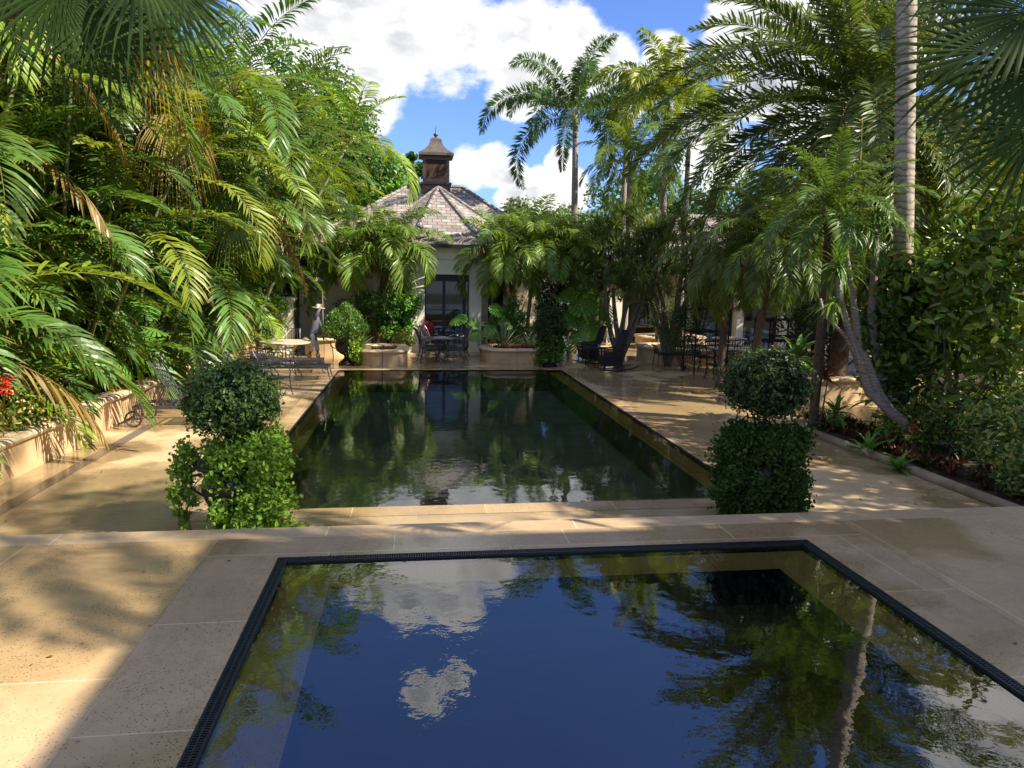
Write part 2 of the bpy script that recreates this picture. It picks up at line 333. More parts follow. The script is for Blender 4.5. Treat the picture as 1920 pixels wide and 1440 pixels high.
def dup(root, label, loc, rz=0, scale=1, group=None):
    r = root.copy(); C.objects.link(r); r.location = [float(x) for x in loc]; r.rotation_euler = (0, 0, rz); r.scale = (scale,)*3 if np.isscalar(scale) else scale
    r['label'] = label
    if group: r['group'] = group
    for ch in [o for o in C.objects if o.parent == root]:
        c = ch.copy(); C.objects.link(c); c.parent = r
        for g2 in [o for o in C.objects if o.parent == ch]:
            d = g2.copy(); C.objects.link(d); d.parent = c
    return r
def arc(p0, p1, p2, n=8):
    p0, p1, p2 = map(np.array, (p0, p1, p2)); t = np.linspace(0, 1, n)[:, None]
    return (1-t)**2*p0+2*t*(1-t)*p1+t*t*p2
def frame_sheet(x0, x1, y0, y1, hx0, hx1, hy0, hy1, z):
    g = G(); xs = [x0, hx0, hx1, x1]; ys = [y0, hy0, hy1, y1]
    V = [(x, y, z) for y in ys for x in xs]; Fc = [(j*4+i, j*4+i+1, j*4+i+5, j*4+i+4) for j in range(3) for i in range(3) if not (i == 1 and j == 1)]
    return g.add(V, np.array(Fc))
# ------------------------------------------------------------------ setting: ground, paving, pools
PX0, PX1, PY0, PY1 = -2.26, 4.42, 8.52, 21.35          # pool water outline
SX0, SX1, SY0, SY1 = -1.18, 3.68, .9, 6.07             # grate outline round the upper basin
UP = .38; UY = 6.85
struct(frame_sheet(-300, 300, -60, 500, PX0, PX1, PY0, PY1, -.02), 'ground', GROUNDM)
struct(frame_sheet(-9, 20, UY-.1, 34, PX0, PX1, PY0, PY1, 0), 'lower_paving', STONE_LO)
g = G()
for (a, b, c, d) in ((PX0-.30, PX0, PY0, PY1), (PX1, PX1+.30, PY0, PY1), (PX0-.30, PX1+.30, PY0-.34, PY0), (PX0-.30, PX1+.30, PY1, PY1+.3)):
    g.add([(a, c, .004), (b, c, .004), (b, d, .004), (a, d, .004)], np.array([(0, 1, 2, 3)]))
struct(g, 'pool_coping', COPING)
g = G()
lx = .39
for (a, b, c, d) in ((PX0+.03, PX0+lx, PY0+.03, PY1-.03), (PX1-lx, PX1-.03, PY0+.03, PY1-.03), (PX0+lx, PX1-lx, PY0+.03, PY0+.28), (PX0+lx, PX1-lx, PY1-.2, PY1-.03)):
    g.add([(a, c, -.07), (b, c, -.07), (b, d, -.07), (a, d, -.07)], np.array([(0, 1, 2, 3)]), mi=0)
ix0, ix1, iy0, iy1 = PX0+lx, PX1-lx, PY0+.28, PY1-.2
for P in ([(ix0, iy0), (ix1, iy0)], [(ix1, iy0), (ix1, iy1)], [(ix1, iy1), (ix0, iy1)], [(ix0, iy1), (ix0, iy0)]):
    (a, b), (c, d) = P; g.add([(a, b, -.07), (c, d, -.07), (c, d, -.62), (a, b, -.62)], np.array([(0, 1, 2, 3)]), mi=1)
g.add([(ix0, iy0, -.62), (ix1, iy0, -.62), (ix1, iy1, -.62), (ix0, iy1, -.62)], np.array([(0, 1, 2, 3)]), mi=1)
for (a, b, c, d) in ((PX0, PX0+.03, PY0, PY1), (PX1-.03, PX1, PY0, PY1), (PX0+.03, PX1-.03, PY0, PY0+.03), (PX0+.03, PX1-.03, PY1-.03, PY1)):
    g.add([(a, c, -.006), (b, c, -.006), (b, d, -.006), (a, d, -.006)], np.array([(0, 1, 2, 3)]), mi=2)
    g.box(a, b, c, d, -.3, -.012, mi=2)
struct(g, 'pool_basin', [LEDGE, POOLIN, IRONDK])
g = G(); g.add([(PX0+.03, PY0+.03, -.014), (PX1-.03, PY0+.03, -.014), (PX1-.03, PY1-.03, -.014), (PX0+.03, PY1-.03, -.014)], np.array([(0, 1, 2, 3)]))
struct(g, 'pool_water', WATER_P)
# upper terrace: sheet with the basin cut out, a coping ring of speckled slabs, nosing along the step
struct(frame_sheet(-14, 16, -8, UY-.30, SX0-.62, SX1+.62, SY0-.5, SY1+.47, UP), 'upper_terrace', STONE_UP)
g = frame_sheet(SX0-.62, SX1+.62, SY0-.5, SY1+.47, SX0, SX1, SY0, SY1, UP-.001)
struct(g, 'basin_coping', COPING)
g = G(); pr = [(UY-.30, UP), (UY-.03, UP), (UY-.008, UP-.008), (UY, UP-.03), (UY, UP-.065), (UY-.03, UP-.075), (UY-.03, 0)]
V = [(x, y, z) for (y, z) in pr for x in (-14, 16)]; g.add(V, np.array([(2*i, 2*i+1, 2*i+3, 2*i+2) for i in range(len(pr)-1)]))
struct(g, 'step_nosing', NOSING)
g = G(); gw = .088
a0, a1, b0, b1 = SX0+gw, SX1-gw, SY0+gw, SY1-gw
li0, li1, lj1 = -.70, 3.16, 5.60
zl = UP-.075
for (a, b, c, d) in ((a0, li0, b0, b1), (li1, a1, b0, b1), (li0, li1, lj1, b1), (li0, li1, b0, b0+.5)):
    g.add([(a, c, zl), (b, c, zl), (b, d, zl), (a, d, zl)], np.array([(0, 1, 2, 3)]), mi=0)
j0 = b0+.5
for P in ([(li0, j0), (li1, j0)], [(li1, j0), (li1, lj1)], [(li1, lj1), (li0, lj1)], [(li0, lj1), (li0, j0)]):
    (a, b), (c, d) = P; g.add([(a, b, zl), (c, d, zl), (c, d, -.75), (a, b, -.75)], np.array([(0, 1, 2, 3)]), mi=1)
g.add([(li0, j0, -.75), (li1, j0, -.75), (li1, lj1, -.75), (li0, lj1, -.75)], np.array([(0, 1, 2, 3)]), mi=1)
for (a, b, c, d) in ((SX0, a0, SY0, SY1), (a1, SX1, SY0, SY1), (a0, a1, b1, SY1), (a0, a1, SY0, b0)):
    g.add([(a, c, UP-.06), (b, c, UP-.06), (b, d, UP-.06), (a, d, UP-.06)], np.array([(0, 1, 2, 3)]), mi=2)
struct(g, 'upper_basin', [LEDGE_S, SPAIN, IRONDK])
g = G(); g.add([(a0, b0, UP-.022), (a1, b0, UP-.022), (a1, b1, UP-.022), (a0, b1, UP-.022)], np.array([(0, 1, 2, 3)]))
struct(g, 'upper_water', WATER_S)
# drain grate round the basin
gt = thing('drain_grate', 'dark plastic slotted drain grate running round three sides of the upper basin', 'drain grate', (SX0, SY1, UP))
def grate(x0, x1, y0, y1, along):
    g = G(); x0 -= SX0; x1 -= SX0; y0 -= SY1; y1 -= SY1; e = .011
    if along == 'y':
        for a in (x0, x0+(x1-x0)*.5-e/2, x1-e): g.box(a, a+e, y0, y1, -.03, -.002)
        for y in np.arange(y0+.01, y1, .021): g.box(x0+e, x1-e, y, y+.010, -.022, -.004)
    else:
        for a in (y0, y1-e): g.box(x0, x1, a, a+e, -.03, -.002)
        for x in np.arange(x0+.01, x1, .021): g.box(x, x+.010, y0+e, y1-e, -.022, -.004)
    return g
GRATE = simple('grate_plastic', (.018, .021, .019), .4, .3, 20)
grate(SX0+.002, a0, SY0, b1, 'y').build('grate_run', GRATE, gt); grate(a1, SX1-.002, SY0, b1, 'y').build('grate_run', GRATE, gt)
grate(SX0+.002, SX1-.002, b1, SY1-.002, 'x').build('grate_run', GRATE, gt)
# ------------------------------------------------------------------ pavilion
def slope_uv(o):
    me = o.data; uv = me.uv_layers.new(name='UVMap'); 
    for p in me.polygons:
        n = p.normal; h = Vector((0, 0, 1)).cross(n)
        h = h.normalized() if h.length > 1e-4 else Vector((1, 0, 0)); s_ = n.cross(h)
        for li in p.loop_indices:
            v = me.vertices[me.loops[li].vertex_index].co; uv.data[li].uv = (v.dot(h), v.dot(s_))
def poly(g, pts, mi=0):
    return g.add(pts, np.array([tuple(range(len(pts)))]), mi=mi)
BX, BY = 1.12, 28.65
pav = thing('pavilion', 'cream garden pavilion with purple grey slate roof and brown louvred cupola', 'pavilion', (BX, BY, 0))
def loc(P): return [(x-BX, y-BY, z) for (x, y, z) in P]
EZ = float(at(822, 458, 25.7)[2]); AP = at(822, 352, 28.65); RZ = float(at(815, 350, 32.3)[2])
RX0, RX1 = float(at(768, 350, 32.3)[0]), float(at(866, 352, 32.3)[0])
Rc = 1.075/math.sin(PI/8); oct_ = [(Rc*math.cos(-PI/2+PI/8+k*PI/4), Rc*math.sin(-PI/2+PI/8+k*PI/4)) for k in range(8)]  # 0: front right
# walls of the main block
g = G(); e0x, e0y = -3.75-BX, 5.0-BX
g.box(e0x, -2.62, .5, .8, 0, EZ-.12); g.box(2.62, e0y, .5, .8, 0, EZ-.12); g.box(e0x, e0x+.3, .8, 8, 0, EZ-.12); g.box(e0y-.3, e0y, .8, 8, 0, EZ-.12); g.box(e0x, e0y, 8.003, 8.3, 0, EZ-.12)
g.build('wall', CREAM, pav)
for xa, xb in ((e0x-.06, -2.6), (2.6, e0y+.06)): g = G(); g.box(xa, xb, .44, .5, EZ-.75, EZ-.1); g.build('cornice', CREAM, pav)
# bay frieze and piers
def seg(g, p, q, z0, z1, t=.30, inset=0, mi=0):
    p, q = np.array(p), np.array(q); d = q-p; d = d/np.linalg.norm(d); n = np.array([-d[1], d[0]])
    a, b = p+n*inset, q+n*inset; c, e = b+n*t, a+n*t
    V = [(*a, z0), (*b, z0), (*c, z0), (*e, z0), (*a, z1), (*b, z1), (*c, z1), (*e, z1)]
    return g.add(V, np.array([(0, 3, 2, 1), (4, 5, 6, 7), (0, 1, 5, 4), (1, 2, 6, 5), (2, 3, 7, 6), (3, 0, 4, 7)]), mi=mi)
FZ = float(at(830, 513, 26.1)[2])
fr_ = G(); ends = [6, 7, 0, 1]     # facets: 6-7 left, 7-0 front, 0-1 right
P8 = oct_
def sc_(p, k): return (p[0]*k, p[1]*k)
for a, b in ((6, 7), (7, 0), (0, 1)):
    seg(fr_, P8[a], P8[b], FZ, EZ-.12, .3); seg(fr_, sc_(P8[a], 1.03), sc_(P8[b], 1.03), FZ+.52, EZ-.125, .07); seg(fr_, sc_(P8[a], 1.015), sc_(P8[b], 1.015), FZ-.03, FZ+.07, .035)
seg(fr_, P8[5], P8[6], 0, EZ-.12, .3); seg(fr_, P8[1], P8[2], 0, EZ-.12, .3)
fr_.build('bay_frieze', CREAM, pav)
for k in (6, 7, 0, 1):
    g = G(); x, y = P8[k]; x *= .95; y *= .95; wd = .26
    g.box(x-wd*.85, x+wd*.85, y-wd*.85, y+wd*.85, .0, FZ-.03); g.box(x-wd*1.05, x+wd*1.05, y-wd*1.05, y+wd*1.05, 0, .16); g.build('column', CREAM, pav)
def glazed(a, b, mull, arched):
    p, q = np.array(P8[a]), np.array(P8[b]); d = q-p; Ln = np.linalg.norm(d); d /= Ln; n = np.array([-d[1], d[0]])
    f = G()
    def bar(s0, s1, z0, z1, t=.07, ins=.34): seg(f, p+d*s0, p+d*s1, z0, z1, t, ins)
    bar(.15, Ln-.15, FZ-.28, FZ-.01, .08); bar(.15, Ln-.15, 0.01, .10)
    for s_ in mull: bar(s_-.055, s_+.055, .10, FZ-.28)
    if not arched:
        bar(.15, Ln-.15, 1.02, 1.07, .05, .35)
    o = f.build('door', DARKF, pav)
    gg = G(); seg(gg, p+d*.15, p+d*(Ln-.15), .1, FZ-.28, .02, .37); gg.build('pane', GLASS, o)
    if arched:
        ar = G(); r = (Ln-.6)/2; zc = FZ-.12-r*.9
        th = np.linspace(0, PI, 17)
        for i in range(16):
            s0, s1 = Ln/2-r*math.cos(th[i]), Ln/2-r*math.cos(th[i+1]); z0 = zc+r*.9*(math.sin(th[i])+math.sin(th[i+1]))/2
            seg(ar, p+d*s0, p+d*s1, z0, FZ, .18, .05)
        seg(ar, p+d*.1, p+d*(Ln/2-r), 0, FZ, .18, .05); seg(ar, p+d*(Ln/2+r), p+d*(Ln-.1), 0, FZ, .18, .05)
        ar.build('arched_surround', CREAM, pav)
glazed(7, 0, (.28, .98, 1.72), False); glazed(0, 1, (.6, 1.2), True); glazed(6, 7, (.9, 1.5), True)
# roofs
g = G(); ex0, ex1, ey0, ey1 = -4.3-BX, 5.5-BX, 28.1-BY, 37.0-BY; ry = 32.3-BY; r0, r1 = RX0-BX, RX1-BX
for q in ([(ex0, ey0, EZ), (ex1, ey0, EZ), (r1, ry, RZ), (r0, ry, RZ)], [(ex1, ey0, EZ), (ex1, ey1, EZ), (r1, ry, RZ)], [(ex1, ey1, EZ), (ex0, ey1, EZ), (r0, ry, RZ), (r1, ry, RZ)], [(ex0, ey1, EZ), (ex0, ey0, EZ), (r0, ry, RZ)]): poly(g, q)
o = g.build('roof', SLATE, pav); slope_uv(o)
h = G()
for a, b in (((ex0, ey0, EZ), (r0, ry, RZ)), ((ex1, ey0, EZ), (r1, ry, RZ)), ((r0, ry, RZ), (r1, ry, RZ))):
    a, b = np.array(a), np.array(b); nn = int(np.linalg.norm(b-a)/.3)
    for i in range(nn):
        p, q = a+(b-a)*i/nn, a+(b-a)*(i+1)/nn; h.tube([p+(0, 0, .03), q+(0, 0, .005)], .085, 5)
h.build('ridge_cap', SLATE, o); slope_uv(C.objects[-1])
g = G(); k = 1.20; E8 = [(x*k, y*k) for x, y in P8]; ap = (AP[0]-BX, 0, AP[2])
for i in (6, 7, 0, 5, 1): a, b = E8[i], E8[(i+1) % 8]; poly(g, [(*a, EZ), (*b, EZ), ap])
o = g.build('bay_roof', SLATE, pav); slope_uv(o)
h = G()
for i in (6, 7, 0, 1):
    a, b = np.array([*E8[i], EZ]), np.array(ap); nn = 12
    for j in range(nn): p, q = a+(b-a)*j/nn, a+(b-a)*(j+1)/nn; h.tube([p+(0, 0, .035), q+(0, 0, .012)], .075, 5)
h.build('ridge_cap', SLATE, o); slope_uv(C.objects[-1])
g = G()
for i in (6, 7, 0): seg(g, sc_(E8[i], 1.01), sc_(E8[(i+1) % 8], 1.01), EZ-.13, EZ-.01, .06)
g.box(ex0, ex0+.05, ey0+.05, ey1, EZ-.14, EZ-.01); g.box(ex0, -2.9, ey0, ey0+.05, EZ-.14, EZ-.01); g.box(2.9, ex1, ey0, ey0+.05, EZ-.14, EZ-.01)
g.build('gutter', DARKF, pav)
g = G(); poly(g, [(x*1.19, y*1.19, EZ-.12) for x, y in P8]); g.add([(ex0+.06, ey0+.06, EZ-.10), (ex1, ey0+.06, EZ-.10), (ex1, .5, EZ-.10), (ex0+.06, .5, EZ-.10)], np.array([(0, 1, 2, 3)])); g.build('soffit', CREAM, pav)
# cupola
CX = float(at(817, 350, 32.3)[0])-BX; sz = lambda py: float(at(817, py, 32.3)[2]); ppm = 32.2/F
cu = G(); hw = 25.5*ppm; cu.box(CX-hw, CX+hw, ry-hw, ry+hw, sz(385), sz(350)); hw2 = 27.5*ppm; cu.box(CX-hw2, CX+hw2, ry-hw2, ry+hw2, sz(349), sz(345))
hb = 23.5*ppm
for (a, b, c, d) in ((-hb, -hb+.13, -hb, hb), (hb-.13, hb, -hb, hb), (-hb+.13, hb-.13, -hb, -hb+.13), (-hb+.13, hb-.13, hb-.13, hb)):
    if b-a < .2 or True: cu.box(CX+a, CX+b, ry+c+ (0.16 if b-a > .3 else 0), ry+d+(0.0 if b-a < .3 else (.02 if c < 0 else -.03)), sz(345), sz(297))
cu.box(CX-hb, CX+hb, ry-hb+.001, ry-hb+.16, sz(345), sz(338)); cu.box(CX-hb, CX+hb, ry-hb+.001, ry-hb+.16, sz(303), sz(297)); cu.box(CX-hb-.05, CX+hb+.05, ry-hb-.05, ry+hb+.05, sz(297), sz(292))
cu_o = cu.build('cupola', BRONZE, pav)
lv = G()
for side in range(2):
    for zz in np.linspace(sz(337), sz(304), 17):
        if side == 0: V = [(CX-hb+.13, ry-hb-.012, zz), (CX+hb-.13, ry-hb-.012, zz), (CX+hb-.13, ry-hb+.045, zz+.052), (CX-hb+.13, ry-hb+.045, zz+.052)]
        else: V = [(CX+hb+.004, ry-hb+.14, zz), (CX+hb+.004, ry+hb-.14, zz), (CX+hb-.05, ry+hb-.14, zz+.055), (CX+hb-.05, ry-hb+.14, zz+.055)]
        lv.add(V, np.array([(0, 1, 2, 3)]))
lv.build('louvre', simple('louvre_bronze', (.14, .085, .065), .6, .12, 4, .1, .0), cu_o)
cp_ = G(); z0, z1 = sz(291), sz(258); Wc = 31*ppm
prof = [(Wc*1.41, z0-.1), (Wc*1.41, z0)]+[(1.41*ppm*(10+(31-10)*(1-t)**2.6), z0+(z1-z0)*t) for t in np.linspace(.04, .86, 9)]+[(8.6*ppm*1.41, z0+(z1-z0)*.91), (6.4*ppm*1.41, z0+(z1-z0)*.96), (3.4*ppm*1.41, z0+(z1-z0)*.99), (.001, z1)]
cp_.lathe(prof, (CX, ry, 0), 4, rot=PI/4)
cp_.add([(CX-Wc, ry-Wc, z0-.1), (CX+Wc, ry-Wc, z0-.1), (CX+Wc, ry+Wc, z0-.1), (CX-Wc, ry+Wc, z0-.1)], np.array([(0, 1, 2, 3)]))
cp_.build('bell_cap', simple('weathered_copper', (.135, .105, .088), .5, .2, 5, .3, .05), cu_o)
fi = G(); fi.lathe([(.001, z1-.02), (.05, z1), (.04, z1+.03), (.10, z1+.09), (.10, z1+.14), (.03, z1+.2), (.02, z1+.3), (.001, z1+.55)], (CX, ry, 0), 12); fi.build('finial', BRONZE, cu_o, smooth=True)
# dark room behind the bay glazing and low plinth
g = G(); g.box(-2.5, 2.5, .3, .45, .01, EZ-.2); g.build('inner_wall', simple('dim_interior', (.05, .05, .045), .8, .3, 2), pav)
g = G(); g.box(-1.6, 1.6, -3.2, -2.2, 0.006, .06); g.build('door_step', CAPM, pav)
# ------------------------------------------------------------------ right hand wing and garden walls
WY = 29.4
wing = thing('house_wing', 'long low cream house wing with a dark loggia, shaded behind the trees on the right', 'house', (8, WY, 0))
g = G(); g.box(0, .9, 0, .35, 0, 3.3); g.box(2.9, 4.6, 2.4, 2.6, 0, 3.3); g.box(-.3, 22, 2.6, 2.9, 0, 3.3); g.box(0.0, 22, 0, .35, 3.0, 3.5)
g.build('wall', CREAM, wing)
for px in (1388, 1470, 1560, 1650):
    x = float(at(px, 600, WY)[0])-8; g = G(); g.box(x-.16, x+.16, .02, .33, 0, 3.0); g.box(x-.21, x+.21, -.03, .38, 0, .2); g.build('column', CREAM, wing)
g = G(); g.box(.9, 2.9, 2.3, 2.36, 0, 3.0); g.build('glass_wall', GLASS, wing)
g = G()
for x in np.arange(4.7, 21, 2.6): g.box(x, x+2.0, 2.52, 2.58, .05, 2.6)
g.build('window', GLASS, wing)
g = G(); poly(g, [(-.7, -.7, 3.5), (23, -.7, 3.5), (20, 4, 5.9), (3, 4, 5.9)]); poly(g, [(-.7, -.7, 3.5), (3, 4, 5.9), (-.7, 8, 3.5)]); poly(g, [(23, -.7, 3.5), (23, 8, 3.5), (20, 4, 5.9)]); poly(g, [(-.7, 8, 3.5), (3, 4, 5.9), (20, 4, 5.9), (23, 8, 3.5)])
o = g.build('roof', SLATE, wing); slope_uv(o)
# main house beside the upper terrace (outside the picture, its eave throws the long straight shadow)
hs = thing('main_house', 'two storey cream house beside the upper terrace, wholly right of the picture', 'house', (8.2, -3.6, 0))
g = G(); g.box(0, 9, -6, 4.6, 0, 9.8); g.build('wall', CREAM, hs)
g = G(); g.box(-.9, 10, -7, 5.4, 9.8, 10.0); V = [(-.9, -7, 10), (10, -7, 10), (10, 5.4, 10), (-.9, 5.4, 10), (3.5, -3, 11.6), (6, -3, 11.6), (6, 1.5, 11.6), (3.5, 1.5, 11.6)]
g.add(V, np.array([(0, 1, 5, 4), (1, 2, 6, 5), (2, 3, 7, 6), (3, 0, 4, 7), (4, 5, 6, 7)])); o = g.build('roof', SLATE, hs); slope_uv(o)
def capwall(g, P, h, t=.32, cap=.10, over=.05):
    """planter wall along a polyline with a rounded cap (mi 0 wall, mi 1 cap)"""
    P = np.array(P, float); n = len(P); T = np.gradient(P, axis=0); T /= np.linalg.norm(T, axis=1)[:, None]; Nn = np.stack([-T[:, 1], T[:, 0]], 1)
    prof = [(-t/2, 0, 0), (-t/2, h-cap, 0), (-t/2-over, h-cap+.01, 1), (-t/2-over-.02, h-cap*.5, 1), (-t/2-over+.02, h-.01, 1), (-t/2, h, 1), (t/2, h, 1), (t/2+over-.02, h-.01, 1), (t/2+over+.02, h-cap*.5, 1), (t/2+over, h-cap+.01, 1), (t/2, h-cap, 0), (t/2, 0, 0)]
    k = len(prof); V = []
    for i in range(n):
        for (o_, z, _) in prof: V.append((P[i][0]+Nn[i][0]*o_, P[i][1]+Nn[i][1]*o_, z))
    F0 = []; F1 = []
    for i in range(n-1):
        for j in range(k-1):
            f = (i*k+j, i*k+j+1, (i+1)*k+j+1, (i+1)*k+j); (F0 if j in (0, k-2) else F1).append(f)
    V = np.array(V); ends = [tuple(range(k)), tuple((n-1)*k+j for j in reversed(range(k)))]
    g.add(V, np.array(F0), mi=0); base = g.n-len(V)
    for arr, mi in ((np.array(F1), 1), (np.array(ends), 0)): g.f.append(arr+base); g.mi.append(np.full(len(arr), mi))
    return g
def planter(name, P, h, label, soil=None, t=.32, cap=.1):
    r = thing(name, label, 'planter', (P[0][0], P[0][1], 0)); Q = [(x-P[0][0], y-P[0][1]) for x, y in P]
    g = capwall(G(), Q, h, t, cap); g.build('wall', [STUCCO_Y, CAPM], r)
    if soil:
        s_ = G(); poly(s_, [(x-P[0][0], y-P[0][1], h-.09) for x, y in soil]); s_.build('soil', SOIL, r)
    return r
def ring(cx, cy, rx, ry, n=28, a0=0, a1=2*PI): return [(cx+rx*math.cos(t), cy+ry*math.sin(t)) for t in np.linspace(a0, a1, n)]
# long left wall
lw = [(-5.55, UY-.35), (-5.55, 9), (-5.52, 11), (-5.42, 12.2), (-5.62, 13.2), (-5.5, 15), (-5.6, 18), (-5.6, 21), (-5.3, 23.4), (-4.9, 24.6)]
pw = planter('planter_wall', lw, .56, 'long low ochre planter wall with a rounded cap along the left side of the deck', None)
g = G(); g.add([(-40, -5, .40), (-5.6, -5, .40), (-5.6, 23, .40), (-40, 40, .40)], np.array([(0, 1, 2, 3)])); struct(g, 'left_bed_soil', SOIL)
STRIPM = stone('dark_drain_strip', (.22, .17, .13), .6, 4, .3, .6, (.15, .1, .07), .006)
g = G(); g.box(-4.92, -4.72, UY-.1, 13.6, -.05, .004); struct(g, 'deck_strip', STRIPM)
# right kerb and bed
kb = thing('stone_kerb', 'low rounded limestone kerb edging the shaded planting bed on the right', 'kerb', (7.36, UY, 0))
g = G()
kp = [(7.38, UY), (7.36, 8.6), (7.32, 10.4), (7.27, 12.0), (7.2, 12.6)]
for i in range(len(kp)-1):
    (a, b), (c, d) = kp[i], kp[i+1]; g.tube([(a-7.36, b-UY+.01, .04), ((a+c)/2-7.36, (b+d)/2-UY, .045), (c-7.36, d-UY-.01, .04)], .08, 8)
g.build('kerb_stone', simple('weathered_kerb_stone', (.30, .22, .14), .75, .35, 3, bmp=.4), kb, smooth=True)
g = G(); g.add([(7.38, UY, .05), (40, UY, .05), (40, 13.5, .05), (7.2, 12.6, .05)], np.array([(0, 1, 2, 3)])); struct(g, 'right_bed_soil', SOIL)
p0 = gp(1530, 770); p1 = gp(1640, 770)
planter('back_planter', [(7.6, 15.5), (8.3, 15.3), (9.6, 15.3), (11.5, 15.6), (13, 16.5), (14.5, 18)], .62, 'sunlit ochre planter wall glimpsed behind the leaning grey trunks', None)
planter('side_planter', [(10.2, 12.9), (11.2, 12.8), (12.3, 12.9), (13.6, 13.3)], .95, 'short ochre wall deep in the shrubs behind the red tipped trunk', None)
# island planters
def island(px0, px1, pyb, ry, h, label, n=26):
    a, b = gp(px0, pyb), gp(px1, pyb); cx = (a[0]+b[0])/2; yb = (a[1]+b[1])/2; rx = (b[0]-a[0])/2-.2
    # rounded box outline, an open front to back oval
    P = [(cx+rx*np.sign(math.cos(t))*abs(math.cos(t))**.55, yb+ry+ry*np.sign(math.sin(t))*abs(math.sin(t))**.55) for t in np.linspace(-PI/2, 1.5*PI, n)]
    return planter('planter', P, h, label, P[:-1]), cx, yb+ry, rx
I1 = island(668, 766, 686, 1.0, .50, 'ochre planter with red bromeliads and a leaning palm, left of the pavilion doors')
I2 = island(905, 1030, 680, .9, .46, 'ochre planter with blue agave and red edging, right of the pavilion doors')
I3 = island(1207, 1330, 656, .9, .52, 'shaded round planter furthest back beside the dark loggia')
I4 = island(1217, 1420, 684, 1.1, .55, 'long shaded planter behind the iron bench on the right')
I5 = island(566, 652, 668, .7, .62, 'ochre planter behind the man with the pole')
I6 = island(886, 912, 662, .4, .55, 'small square ochre tub at the foot of the right pavilion column')
I7 = island(728, 776, 664, .4, .55, 'small grey shaded tub at the foot of the left pavilion column')
# garden wall and outdoor kitchen at the far left
gwall = thing('garden_wall', 'cream capped garden wall end beside the shaded outdoor kitchen', 'wall', (-4.9, 25.4, 0))
x1_ = float(at(549, 600, 25.4)[0])+4.9; zt = float(at(530, 557, 25.4)[2])
g = G(); g.box(-1.6, x1_, 0, .3, 0, zt-.18); g.box(-1.65, x1_+.05, -.05, .35, zt-.18, zt-.10); g.box(-1.7, x1_+.1, -.1, .4, zt-.10, zt); g.build('wall', CREAM, gwall)
kit = thing('outdoor_kitchen', 'shaded outdoor kitchen alcove with pale walls and counter behind the man', 'kitchen', (-4.0, 27.4, 0))
g = G(); g.box(-.4, 3.6, .9, 1.1, 0, 2.5); g.box(-.5, 3.7, .8, 1.2, 2.5, 2.65); g.build('wall', CREAM, kit)
g = G(); g.box(0.2, 2.9, .3, .88, 0, .9); g.box(.15, 2.95, .25, .9, .9, .96); g.build('counter', GREYM, kit)
g = G(); g.box(1.0, 1.4, .4, .8, .965, 1.45); g.box(1.04, 1.36, .38, .4, 1.0, 1.3); g.build('appliance', WHITE, kit)
g = G(); g.box(.3, .75, .4, .8, .965, 1.3); g.lathe([(.12, 1.3), (.12, 1.42), (.02, 1.45)], (.5, .6, 0), 12); g.build('appliance', WHITE, kit)
g = G(); g.box(1.7, 2.3, .70, .88, .97, 2.2); g.build('cabinet', DARKF, kit)
